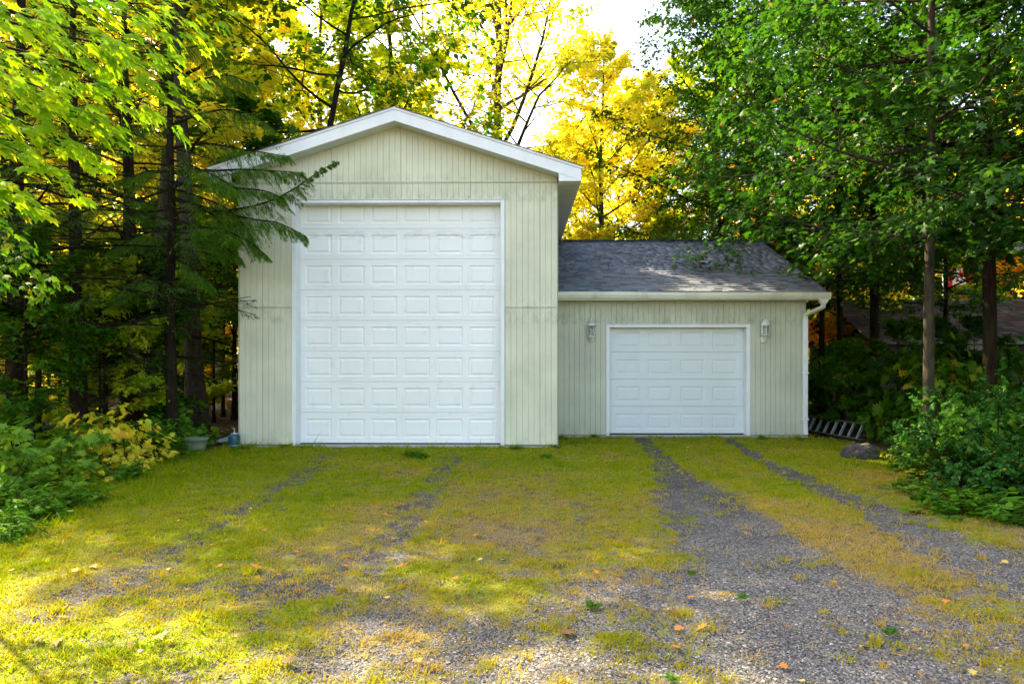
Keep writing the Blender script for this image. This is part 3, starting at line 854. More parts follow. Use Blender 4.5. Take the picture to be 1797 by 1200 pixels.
# leaves and needles lying in the gutter come with the litter below
g = G()
px_, pz_ = 5.86, 2.69
g.prism([(px_-.10, 2.692), (px_+.10, 2.692), (px_+.045, 2.60), (px_-.045, 2.60)], 'y', GY+.02, GY+.10)
part(lg, 'outlet', g, M['gutter'])
def rect_pipe(g, pts, w, d):
    """rectangular pipe through points; w across, d deep"""
    pts = [Vector(p) for p in pts]; rings = []
    for i, p in enumerate(pts):
        t = (pts[min(i+1, len(pts)-1)] - pts[max(i-1, 0)]).normalized()
        sx = Vector((1, 0, 0)) if abs(t.x) < .6 else Vector((0, 0, 1))
        sx = (sx - t*sx.dot(t)).normalized(); sy = t.cross(sx)
        c_ = .012
        rr = []
        for a, b in ((-w/2+c_, -d/2), (w/2-c_, -d/2), (w/2, -d/2+c_), (w/2, d/2-c_), (w/2-c_, d/2), (-w/2+c_, d/2), (-w/2, d/2-c_), (-w/2, -d/2+c_)):
            rr.append(p + sx*a + sy*b)
        rings.append(rr)
    k = 8; vs = [q for r_ in rings for q in r_]
    fs = [tuple(range(k))[::-1], tuple((len(rings)-1)*k+i for i in range(k))] + [(i*k+j, i*k+(j+1) % k, (i+1)*k+(j+1) % k, (i+1)*k+j) for i in range(len(rings)-1) for j in range(k)]
    g.add(vs, fs)
g = G()
DXp, DYp = 5.645, LY-.05
rect_pipe(g, [(px_, GY+.06, 2.60), (px_, GY+.07, 2.545), (px_-.03, GY+.10, 2.52), (DXp+.03, DYp-.02, 2.42), (DXp, DYp, 2.39), (DXp, DYp, 2.33)], .085, .065)
elb = part(lg, 'downspout_elbow', g, M['gutter'])
g = G(); rect_pipe(g, [(DXp, DYp, 2.329), (DXp, DYp, 1.25)], .098, .075); rect_pipe(g, [(DXp, DYp, 1.249), (DXp, DYp, .33)], .092, .070)
rect_pipe(g, [(DXp+.002, DYp, .329), (DXp+.010, DYp-.01, .04)], .080, .062)
part(lg, 'downspout', g, M['pipe'])
for zz in (1.26, .34):
    g = G(); g.box(DXp-.065, DXp+.058, DYp-.042, DYp+.035, zz-.012, zz+.012); part(lg, 'downspout_strap', g, M['pipe'])
# roof
g = G()
YE = GY+.10
zr = lambda y: 4.415 - .44*abs(y-LRY)
g.prism([(YE, zr(YE)-.03), (LRY, zr(LRY)-.03), (2*LRY-YE, zr(YE)-.03), (2*LRY-YE, zr(YE)-.002), (LRY, zr(LRY)-.002), (YE, zr(YE)-.002)], 'x', LX0+.002, EXR)
part(lg, 'roof_deck', g, M['groove'])
g = G()
for (ya, yb) in ((YE, LRY), (LRY, 2*LRY-YE)):
    g.prism([(ya, zr(ya)-.16), (yb, zr(yb)-.16), (yb, zr(yb)-.031), (ya, zr(ya)-.031)], 'x', EXR-.022, EXR-.001)
part(lg, 'rake_fascia', g, M['fascia'])
cs, sn = math.cos(math.atan(.44)), math.sin(math.atan(.44))
def shingle_mesh(w, th):
    e = .155
    vs = [(0, 0, .001), (w, 0, .001), (0, 0, th), (w, 0, th), (0, e*cs, e*sn+.001), (w, e*cs, e*sn+.001), (0, e*cs, e*sn+.004), (w, e*cs, e*sn+.004)]
    fs = [(0, 1, 3, 2), (2, 3, 7, 6), (0, 2, 6, 4), (1, 5, 7, 3), (4, 6, 7, 5)]
    me = bpy.data.meshes.new('shingle'); me.from_pydata(vs, [], fs); me.materials.append(M['shingle']); me.update()
    return me
SW = [.12, .16, .20, .27]
sm = [[shingle_mesh(w_, t_) for t_ in (.010, .017, .023)] for w_ in SW]
count = 0; V_, F_, T_ = [], [], []
row = 0; y = YE-.035
while y < LRY-.03:
    x_ = LX0+.004 - rnd.uniform(0, .1)
    while x_ < EXR+.02:
        wi = rnd.randrange(4); ti = rnd.randrange(3); w_ = SW[wi]
        xa = max(x_, LX0+.003); zz = zr(y)
        full = x_ >= LX0+.003 and x_+w_ < EXR+.02
        if full and count < 300:
            o = link('shingle', sm[wi][ti]); o.location = (x_, y, zz); o.scale = ((w_-.004)/w_, 1, 1)
            adopt(lg, o); count += 1
        else:
            xb = min(x_+w_-.004, EXR+.02); th = (.010, .017, .023)[ti]; e = min(.155, (LRY-.005-y)/cs)
            if xb > xa+.01:
                b0 = len(V_)
                for p in ((xa,0,.001),(xb,0,.001),(xa,0,th),(xb,0,th),(xa,e*cs,e*sn+.001),(xb,e*cs,e*sn+.001),(xa,e*cs,e*sn+.004),(xb,e*cs,e*sn+.004)):
                    V_.append((p[0], y+p[1], zz+p[2]))
                F_ += [tuple(b0+q for q in f) for f in ((0,1,3,2),(2,3,7,6),(0,2,6,4),(1,5,7,3))]
                T_ += [rnd.random()]*8
        x_ += w_
    y += .132*cs; row += 1
# rear slope, mirrored plain courses
y = 2*LRY-YE+.035
while y > LRY+.03:
    xa = LX0+.004
    while xa < EXR:
        xb = min(xa+rnd.choice(SW), EXR+.02); b0 = len(V_); zz = zr(y)
        for p in ((xa,0,.001),(xb-.004,0,.001),(xa,0,.013),(xb-.004,0,.013),(xa,-.2*cs,.2*sn+.001),(xb-.004,-.2*cs,.2*sn+.001),(xa,-.2*cs,.2*sn+.004),(xb-.004,-.2*cs,.2*sn+.004)):
            V_.append((p[0], y+p[1], zz+p[2]))
        F_ += [tuple(b0+q for q in f) for f in ((0,1,3,2),(2,3,7,6),(0,2,6,4),(1,5,7,3))]
        T_ += [rnd.random()]*8
        xa = xb
    y -= .132*cs
me = np_mesh('shingle_courses', np.array(V_), np.array(F_), {'tint': np.array(T_)})
o = link('shingle_courses', me, M['shingle']); adopt(lg, o); o['kind'] = 'stuff'
# ridge caps
x_ = LX0+.01
while x_ < EXR:
    g = G(); t = rnd.uniform(.004, .008)
    zt = zr(LRY)
    g.add([(x_, LRY-.12*cs, zt-.12*sn+.012), (x_, LRY, zt+.016), (x_, LRY+.12*cs, zt-.12*sn+.012), (x_+.29, LRY-.12*cs, zt-.12*sn+.006+t), (x_+.29, LRY, zt+.02+t), (x_+.29, LRY+.12*cs, zt-.12*sn+.006+t)],
          [(0, 3, 4, 1), (1, 4, 5, 2)])
    part(lg, 'ridge_shingle', g, M['shingle']); x_ += .20

# ---- lanterns
m, nt, N, L, b = newmat('lantern_glass')
b.inputs['Base Color'].default_value = (0.75, 0.8, 0.8, 1); b.inputs['Roughness'].default_value = 0.08
b.inputs['Transmission Weight'].default_value = 0.85; b.inputs['IOR'].default_value = 1.3
M['glass'] = m
M['lamp_white'] = simple('weathered_white_lantern_metal', (0.62, 0.66, 0.62), 0.45, 0.12, 20, 0.2, dirt=(0.2, 0.22, 0.16), dirt_amt=0.6)
M['bulb'] = simple('white_bulb_sleeve', (0.7, 0.7, 0.66), 0.5)
def lantern_flared(u, v, label):
    p = on_y(u, v, LY-.10)
    ro = root_at('wall_lantern', (p[0], LY-.012, p[2]), label, 'lantern')
    X0, Y0, Z0 = p[0], LY-.115, p[2]        # Z0: level of the cap rim
    def six(r, z, n=6, off=0): return [(X0+r*math.cos(2*math.pi*k/n+off), Y0+r*math.sin(2*math.pi*k/n+off), z) for k in range(n)]
    g = G(); g.lathe([(.045, Z0-.32), (.052, Z0-.30), (.052, Z0-.20), (.045, Z0-.18)], X0, LY-.03, 16, sx=1, sy=.5); part(ro, 'back_plate', g, M['lamp_white'])
    g = G(); g.tube([(X0, LY-.03, Z0-.25), (X0, LY-.07, Z0-.285), (X0, Y0, Z0-.265), (X0, Y0, Z0-.215)], .011, 8); part(ro, 'bracket', g, M['lamp_white'])
    g = G(); g.lathe([(.012, Z0-.30), (.02, Z0-.28), (.045, Z0-.25), (.068, Z0-.225), (.072, Z0-.21), (.045, Z0-.195)], X0, Y0, 12); part(ro, 'base_cup', g, M['lamp_white'])
    g = G(); vs = six(.045, Z0-.195) + six(.082, Z0-.004); g.add(vs, [(k, (k+1) % 6, 6+(k+1) % 6, 6+k) for k in range(6)]); part(ro, 'glass', g, M['glass'])
    g = G(); g.lathe([(.018, Z0-.19), (.018, Z0-.07), (.012, Z0-.05)], X0, Y0, 10); part(ro, 'bulb', g, M['bulb'])
    for k in range(6):
        a = six(.046, Z0-.196)[k]; b2 = six(.084, Z0-.002)[k]
        g = G(); g.tube([a, b2], .006, 5); part(ro, 'frame_bar', g, M['lamp_white'])
    g = G(); g.lathe([(.105, Z0-.006), (.108, Z0+.004), (.085, Z0+.03), (.05, Z0+.055), (.042, Z0+.06), (.05, Z0+.075), (.04, Z0+.095), (.014, Z0+.11), (.010, Z0+.125), (.016, Z0+.135), (.004, Z0+.15)], X0, Y0, 18); part(ro, 'cap', g, M['lamp_white'], 0, True)
    return ro
lantern_flared(1038, 571.5, 'weathered white flared carriage lantern left of the low garage door')
def lantern_box(u, v, label):
    p = on_y(u, v, LY-.10)
    ro = root_at('wall_lantern', (p[0], LY-.012, p[2]), label, 'lantern')
    X0, Y0, Z0 = p[0], LY-.115, p[2]
    def six(r, z, n=6, off=math.pi/6): return [(X0+r*math.cos(2*math.pi*k/n+off), Y0+r*math.sin(2*math.pi*k/n+off), z) for k in range(n)]
    g = G(); g.lathe([(.045, Z0-.34), (.055, Z0-.32), (.055, Z0-.20), (.045, Z0-.18)], X0-.01, LY-.03, 16, sx=1, sy=.5); part(ro, 'back_plate', g, M['lamp_white'])
    g = G(); g.tube([(X0-.01, LY-.03, Z0-.24), (X0, LY-.06, Z0-.32), (X0+.005, Y0+.02, Z0-.30), (X0, Y0, Z0-.25), (X0, Y0, Z0-.20)], .013, 8); part(ro, 'bracket', g, M['lamp_white'])
    g = G(); g.lathe([(.015, Z0-.255), (.03, Z0-.24), (.035, Z0-.22), (.078, Z0-.20), (.080, Z0-.185), (.07, Z0-.182)], X0, Y0, 12); part(ro, 'base_cup', g, M['lamp_white'])
    g = G(); vs = six(.066, Z0-.182) + six(.074, Z0-.004); g.add(vs, [(k, (k+1) % 6, 6+(k+1) % 6, 6+k) for k in range(6)]); part(ro, 'glass', g, M['glass'])
    g = G(); g.lathe([(.018, Z0-.18), (.018, Z0-.07), (.012, Z0-.05)], X0, Y0, 10); part(ro, 'bulb', g, M['bulb'])
    for k in range(6):
        g = G(); g.tube([six(.068, Z0-.183)[k], six(.076, Z0-.002)[k]], .007, 5); part(ro, 'frame_bar', g, M['lamp_white'])
    g = G(); g.lathe([(.088, Z0-.008), (.092, Z0+.004), (.080, Z0+.035), (.062, Z0+.07), (.035, Z0+.10), (.012, Z0+.115), (.010, Z0+.125), (.003, Z0+.14)], X0, Y0, 18); part(ro, 'dome_cap', g, M['lamp_white'], 0, True)
    return ro
lantern_box(1342.5, 571.0, 'dome capped white lantern right of the low garage door')

# ---- things beside the garages
M['teal'] = simple('teal_enamel', (0.004, 0.075, 0.105), 0.35, 0.15, 10)
M['steel'] = simple('dull_steel', (0.45, 0.46, 0.47), 0.4, 0.15, 12, metallic=0.6)
M['alu'] = simple('weathered_aluminium', (0.24, 0.26, 0.24), 0.5, 0.2, 12, metallic=0.25)
M['dark_metal'] = simple('dark_weathered_metal', (0.10, 0.10, 0.09), 0.5, 0.2, 12, metallic=0.3)
def flat(u, v, z=0): p = on_ground(u, v, z); return Vector(p)
p = flat(411, 784)
sp = root_at('propane_canister', (p.x, p.y, 0), 'teal canister with steel pump top at the corner of the tall garage', 'canister')
g = G(); g.lathe([(.085, .0), (.095, .012), (.098, .03), (.098, .17), (.094, .20), (.080, .218), (.055, .226)], p.x, p.y, 24); part(sp, 'tank', g, M['teal'], 0, True)
g = G(); g.lathe([(.100, .028), (.1025, .031), (.1025, .038), (.100, .041)], p.x, p.y, 24); part(sp, 'band', g, M['steel'])
g = G(); g.lathe([(.055, .226), (.058, .232), (.056, .245), (.03, .252)], p.x, p.y, 20); part(sp, 'collar', g, M['steel'])
g = G(); g.tube([(p.x, p.y, .25), (p.x, p.y, .32)], .008, 8); g.tube([(p.x-.035, p.y, .322), (p.x+.01, p.y, .33)], .008, 8); part(sp, 'pump_handle', g, M['steel'])
g = G(); g.tube([(p.x-.05, p.y, .24), (p.x-.10, p.y+.02, .27), (p.x-.13, p.y+.03, .20)], .008, 8); part(sp, 'hose', g, M['rubber'])
# grey sheet-metal flashing lying behind
q = flat(395, 778)
sh = root_at('folded_sheet', (q.x-.0, q.y+.15, 0), 'pale grey crumpled sheet lying behind the teal canister', 'sheet')
me = bpy.data.meshes.new('sheet'); n_, k_ = 12, 7; vs = []; fs = []
for i in range(n_):
    for j in range(k_):
        s_, t_ = i/(n_-1), j/(k_-1)
        wz = .02+.16*s_*(1-abs(t_-.35)*.9)+.012*math.sin(s_*14+j*2.1)
        vs.append((q.x-.26+.40*s_, q.y+.12+.34*(t_)*(.15+.85*s_)+.01*math.sin(i*1.7), wz*(1 if 0 < j < k_-1 else .25)))
for i in range(n_-1):
    for j in range(k_-1): fs.append((i*k_+j, (i+1)*k_+j, (i+1)*k_+j+1, i*k_+j+1))
me.from_pydata(vs, [], fs)
o = link('sheet_skin', me, simple('pale_crumpled_plastic', (0.42, 0.46, 0.52), 0.4, 0.2, 20, 0.5)); adopt(sh, o)
md = o.modifiers.new('thickness', 'SOLIDIFY'); md.thickness = .004
# planter tub
t0 = flat(330, 795)
tub = root_at('plastic_tub', (t0.x, t0.y+.2, 0), 'pale green grey tub half hidden in weeds by the leaning trunk', 'tub')
g = G(); cx_, cy_ = t0.x, t0.y+.2
g.lathe([(.0, .01), (.15, .0), (.165, .10), (.18, .19), (.20, .20), (.203, .225), (.188, .225), (.165, .10), (.14, .03)], cx_, cy_, 24, sx=1.15); part(tub, 'bucket', g, simple('pale_green_plastic', (0.17, 0.22, 0.15), 0.5, 0.1), 0, True)
# ladder on its edge beside the low garage
lad = root_at('extension_ladder', (6.3, 13.9, 0), 'aluminium extension ladder lying on edge beside the low garage', 'ladder')
def lp(t, h, k):      # t along, h across (0..1), k layer offset
    bx_, by_ = 6.37 - .14*t, 13.0 + .985*t
    return Vector((bx_ + .14*h + .050*k, by_ + .02*h, .02 + .36*h*.78))
for k, nm in ((0, 'rail'), (1, 'rail')):
    for h in (0, 1):
        g = G(); a, b2 = lp(-.15, h, k), lp(2.2, h, k)
        rect_pipe(g, [a, b2], .05, .022); part(lad, nm, g, M['dark_metal'])
for i in range(8):
    for k in (0, 1):
        t = .02 + .27*i + .03*k
        g = G(); g.tube([lp(t, .03, k), lp(t, .97, k)], .015, 8); part(lad, 'rung', g, M['alu'])
# mossy boulder
rk = flat(1522, 803); rk = Vector((rk.x, rk.y+.2, 0))
M['rock'] = simple('mossy_grey_rock', (0.05, 0.042, 0.038), 0.9, 0.6, 14, 0.9, dirt=(0.06, 0.07, 0.03), dirt_amt=0.8)
bm = bmesh.new(); bmesh.ops.create_icosphere(bm, subdivisions=4, radius=1)
for v_ in bm.verts:
    n_ = .8 + .5*fbm(np.array(v_.co.x*2.1+7), np.array(v_.co.y*2.1+v_.co.z*1.7+3), 5)
    n_ = float(n_)
    v_.co = Vector((v_.co.x*.27*n_, v_.co.y*.22*n_, max(-.05, v_.co.z*.19*n_))) + rk
me = bpy.data.meshes.new('boulder'); bm.to_mesh(me); bm.free()
o = link('boulder', me, M['rock']); tag(o, 'dark mossy boulder between the ladder and the right bushes', 'boulder')

# ---- dark shed behind the right-hand trees
SX0, SX1, SY, SYB = 11.4, 20.5, 22.0, 27.0
sd = root_at('dark_shed', ((SX0+SX1)/2, SY, 0), 'dark low shed with brown shingle roof behind the right trees', 'shed')
M['dark_wood'] = simple('dark_brown_planks', (0.03, 0.022, 0.018), 0.85, 0.4, 3, 0.4)
g = G(); wx0, wx1, wz0, wz1 = 14.25, 15.2, 1.07, 1.95
for a in ((SX0, wx0, 0, 2.15), (wx1, SX1, 0, 2.15), (wx0, wx1, 0, wz0), (wx0, wx1, wz1, 2.15)): g.box(a[0], a[1], SY, SY+.1, a[2], a[3])
g.box(SX0, SX0+.1, SY+.101, SYB-.1, 0, 2.15); g.box(SX1-.1, SX1, SY+.101, SYB-.1, 0, 2.15); g.box(SX0, SX1, SYB-.1, SYB, 0, 2.15)
part(sd, 'wall', g, M['dark_wood'])
for i in range(10):
    g = G(); z_ = .02+i*.213
    for a, b2 in ((SX0-.01, wx0-.06), (wx1+.06, SX1+.01)) if wz0-.2 < z_ < wz1 else ((SX0-.01, SX1+.01),):
        g.prism([(SY-.03, z_), (SY-.001, z_), (SY-.001, z_+.20), (SY-.012, z_+.20)], 'x', a, b2)
    part(sd, 'plank', g, M['dark_wood'])
g = G()
for a in ((wx0-.05, wx0, wz0-.05, wz1+.05), (wx1, wx1+.05, wz0-.05, wz1+.05), (wx0, wx1, wz1, wz1+.05), (wx0, wx1, wz0-.05, wz0)): g.box(a[0], a[1], SY-.045, SY+.05, a[2], a[3])
wf = part(sd, 'window_frame', g, simple('faded_white_frame', (.40, .40, .36), .6))
m, nt, N, L, b = newmat('dark_window_glass'); b.inputs['Base Color'].default_value = (.01, .012, .014, 1); b.inputs['Roughness'].default_value = .08
g = G(); g.box(wx0, wx1, SY+.02, SY+.03, wz0, wz1); o = g.build('pane', m); o.parent = wf
g = G(); rsl = (3.65-2.1)/2.9
ym = (SY+SYB)/2
g.prism([(SY-.4, 2.10), (ym, 3.62), (SYB+.4, 2.10), (SYB+.4, 2.16), (ym, 3.68), (SY-.4, 2.16)], 'x', SX0-.4, SX1+.4); part(sd, 'roof', g, M['shingle_brown'])
g = G(); g.box(SX0-.4, SX1+.4, SY-.43, SY-.401, 2.02, 2.17); part(sd, 'fascia', g, simple('weathered_fascia', (.09, .085, .07), .8, .5, 5))
V_, F_, T_ = [], [], []; s = 0
L0 = math.hypot(ym-SY+.4, 1.52); uy_, uz_ = (ym-SY+.4)/L0, 1.52/L0
while s < L0-.1:
    xa = SX0-.4
    while xa < SX1+.4:
        xb = xa+rnd.choice((.3, .4, .5)); b0 = len(V_); th = rnd.uniform(.012, .022)
        for (ss, hh) in ((s-.02, 0.0), (s-.02, th), (min(s+.25, L0), .004)):
            for xx in (xa, xb-.006): V_.append((xx, SY-.4+uy_*ss-uz_*hh, 2.163+uz_*ss+uy_*hh))
        F_ += [(b0, b0+1, b0+3, b0+2), (b0+2, b0+3, b0+5, b0+4)]; T_ += [rnd.random()]*6; xa = xb
    s += .2
o = link('shingle_courses', np_mesh('shed_shingles', np.array(V_), np.array(F_), {'tint': np.array(T_)}), M['shingle_brown']); adopt(sd, o); o['kind'] = 'stuff'

# ---- flag on a pole far behind the shed
fl = root_at('flag', (*on_y(1648, 500, 31)[:2], 0), 'red and white flag flying beyond the dark shed roof', 'flag')
fb = on_y(1656, 497, 31); M['red'] = simple('red_flag_cloth', (0.62, 0.012, 0.015), .7, .05); M['white_cloth'] = simple('white_flag_cloth', (.8, .8, .8), .7, .03)
g = G(); fx, fy = fb[0]-.03, 31.0
g.tube([(fx, fy, 0), (fx, fy, fb[2]+1.1)], [.04, .025], 8); part(fl, 'pole', g, M['trim'])
n_ = 24; vs = []; fs = []; me = bpy.data.meshes.new('cloth')
for i in range(n_+1):
    s_ = i/n_
    for j in range(9):
        t_ = j/8
        vs.append((fx+.05+1.35*s_, fy+.09*math.sin(s_*9+t_*1.2), fb[2]-.30+.75*t_+.45*s_+.05*math.sin(s_*7)))
for i in range(n_):
    for j in range(8): fs.append((i*9+j, (i+1)*9+j, (i+1)*9+j+1, i*9+j+1))
me.from_pydata(vs, [], fs)
o = link('cloth', me, [M['red'], M['white_cloth']]); adopt(fl, o)
for i, pl in enumerate(me.polygons): pl.material_index = 0 if (i//8 < n_*.26 or i//8 >= n_*.74) else 1
mp = [(0, -.2), (.02, -.05), (.19, -.08), (.15, -.02), (.26, .08), (.21, .10), (.24, .18), (.14, .16), (.12, .20), (.07, .13), (.09, .25), (.05, .23), (0, .33)]
mp = mp + [(-a, b2) for a, b2 in mp[-2:0:-1]]
g = G(); cxm, czm = fx+.05+.675, fb[2]-.30+.375+.225
def onflag(a, b2):
    s_ = (a+.675)/1.35; return (cxm+a, fy+.09*math.sin(s_*9+.6)-.012, czm+b2*.85+.33*a)
g.add([onflag(*q) for q in mp]+[onflag(0, .06)], [(i, (i+1) % len(mp), len(mp)) for i in range(len(mp))])
part(fl, 'leaf_emblem', g, M['red'])

# ---- corner of a neighbouring roof at the right edge
e0 = on_y(1785, 432, 11.0)
nb_ = root_at('neighbour_house', (e0[0]+2.2, 11.5, 0), 'white eave corner and gutter of a house at the right edge', 'house')
g = G(); x0_, z0_ = e0[0], e0[2]
g.prism([(11.0, z0_-.07), (11.0, z0_+.0), (10.985, z0_+.03), (10.985, z0_+.055), (11.10, z0_+.055), (11.10, z0_-.07)], 'x', x0_, x0_+4.5); part(nb_, 'gutter', g, M['fascia'])
g = G(); g.box(x0_+.05, x0_+4.5, 10.6, 10.984, z0_-.08, z0_-.06); g.box(x0_+.03, x0_+4.5, 10.95, 10.984, z0_-.055, z0_+.04); part(nb_, 'soffit', g, M['soffit'])
g = G(); g.box(x0_+.6, x0_+4.4, 5.0, 10.9, -.1, z0_-.085); part(nb_, 'wall', g, M['siding'])
g = G(); g.prism([(11.05, z0_+.06), (8, z0_+1.2), (4.6, z0_+.06), (4.6, z0_+.1), (8, z0_+1.25), (11.08, z0_+.1)], 'x', x0_+.4, x0_+4.6); part(nb_, 'roof', g, M['shingle'])
# ------------------------------------------------------------------ vegetation builders
def sideframe(t, up=(0.1, 0.2, 1.0)):
    up = np.asarray(up, float)
    a = np.cross(t, up); ln = np.linalg.norm(a, axis=-1, keepdims=True)
    a = np.where(ln < 1e-3, np.array([1.0, 0, 0]), a/np.maximum(ln, 1e-9))
    return a, np.cross(t, a)
def tubes(P, Rd, sides):
    """P (K,n,3), Rd (K,n) -> verts, quads"""
    K, n, _ = P.shape
    T = np.empty_like(P); T[:,1:-1] = P[:,2:]-P[:,:-2]; T[:,0] = P[:,1]-P[:,0]; T[:,-1] = P[:,-1]-P[:,-2]
    T = norm(T); A, B = sideframe(T)
    th = np.arange(sides)*2*np.pi/sides
    ring = A[:,:,None,:]*np.cos(th)[:,None] + B[:,:,None,:]*np.sin(th)[:,None]
    V = P[:,:,None,:] + ring*Rd[:,:,None,None]
    i = np.arange(n-1)[:,None]*sides; k = np.arange(sides)[None]; k2 = (k+1) % sides
    q = np.stack([i+k, i+k2, i+sides+k2, i+sides+k], -1).reshape(-1, 4)
    Fq = (q[None] + (np.arange(K)*n*sides)[:,None,None]).reshape(-1, 4)
    return V.reshape(-1, 3), Fq
def join(parts):
    V, Fc, o = [], [], 0
    for v, f in parts:
        V.append(v); Fc.append(f+o); o += len(v)
    return np.concatenate(V), np.concatenate(Fc)

# leaf outlines: x across, y along, z fold
def leaf_shape(ring, fold=.12, droop=.15, mid=(0, .42)):
    pts = [(*mid, 0)] + [(x, y, 0) for x, y in ring]
    pts = np.array(pts, float)
    pts[:,2] = -fold*np.abs(pts[:,0])**1.0*1.2 - droop*pts[:,1]**2 + .05
    n = len(ring)
    fc = np.array([(0, 1+i, 1+(i+1) % n) for i in range(n)])
    return pts, fc
def mirror(h):   # h: right half from base to tip (exclusive of both on mirrored side)
    return h + [(-x, y) for x, y in h[-2:0:-1]]
MAPLE = leaf_shape(mirror([(0, 0), (.10, .10), (.40, -.02), (.30, .18), (.56, .40), (.30, .42), (.28, .70), (.13, .60), (0, 1.0)]), .15, .25)
MAPLE_THIN = leaf_shape(mirror([(0, 0), (.10, .12), (.30, .16), (.24, .34), (.34, .62), (.15, .58), (0, 1.0)]), .25, .35)
OAK = leaf_shape(mirror([(0, 0), (.10, .22), (.34, .30), (.16, .44), (.36, .66), (.12, .68), (0, 1.0)]), .15, .2)
STAR = leaf_shape(mirror([(0, 0), (.42, .15), (.22, .45), (0, 1.0)]), .2, .2)[0][1:], np.array([(0, 1, 2), (0, 2, 3), (0, 3, 4), (0, 4, 5)])
HEX = (np.array([(0, 0, 0), (.34, .25, -.05), (.30, .65, -.06), (0, 1, -.12), (-.30, .65, -.06), (-.34, .25, -.05)], float), np.array([(0, 1, 2), (0, 2, 3), (0, 3, 4), (0, 4, 5)]))
RHOMB = (np.array([(0, 0, 0), (.34, .45, -.05), (0, 1, -.1), (-.34, .45, -.05)], float), np.array([(0, 1, 2), (0, 2, 3)]))
NEEDLE = (np.array([(-.10, 0, 0), (.10, 0, 0), (0, 1, -.06)], float), np.array([(0, 1, 2)]))
LANCE = (np.array([(0, 0, 0), (.16, .3, -.03), (.11, .7, -.08), (0, 1, -.15), (-.11, .7, -.08), (-.16, .3, -.03)], float), np.array([(0, 1, 2), (0, 2, 3), (0, 3, 4), (0, 4, 5)]))
def leaves(shape, P, D, Nn, size, tint):
    T, fc = shape
    D = norm(D); Sd = norm(np.cross(D, Nn)); Nn = np.cross(Sd, D)
    size = np.broadcast_to(size, (len(P),))
    V = P[:,None,:] + (Sd[:,None,:]*T[None,:,0:1] + D[:,None,:]*T[None,:,1:2] + Nn[:,None,:]*T[None,:,2:3])*size[:,None,None]
    Fc = fc[None] + (np.arange(len(P))*len(T))[:,None,None]
    return V.reshape(-1, 3), Fc.reshape(-1, 3), np.repeat(tint, len(T))

def grow(rg, P0, D0, Ln, n, wander, grav, upcurve=0.0):
    """paths: start (K,3), direction (K,3), length (K,) -> (K,n,3)"""
    K = len(P0); P = np.empty((K, n, 3)); P[:,0] = P0; d = norm(D0)
    for i in range(1, n):
        d = norm(d + rg.normal(0, wander, (K, 3)) + np.array([0, 0, 1.0])*(grav + upcurve*i/n))
        P[:,i] = P[:,i-1] + d*(Ln/(n-1))[:,None]
    return P
def sample(P, s):
    """points and tangents at fraction s (K,m) along paths (K,n,3)"""
    K, n, _ = P.shape
    f = np.clip(s, 0, .9999)*(n-1); i = f.astype(int); fr = (f-i)[...,None]
    a = np.take_along_axis(P, i[...,None].repeat(3, -1), 1); b = np.take_along_axis(P, (i+1)[...,None].repeat(3, -1), 1)
    return a*(1-fr)+b*fr, norm(b-a)

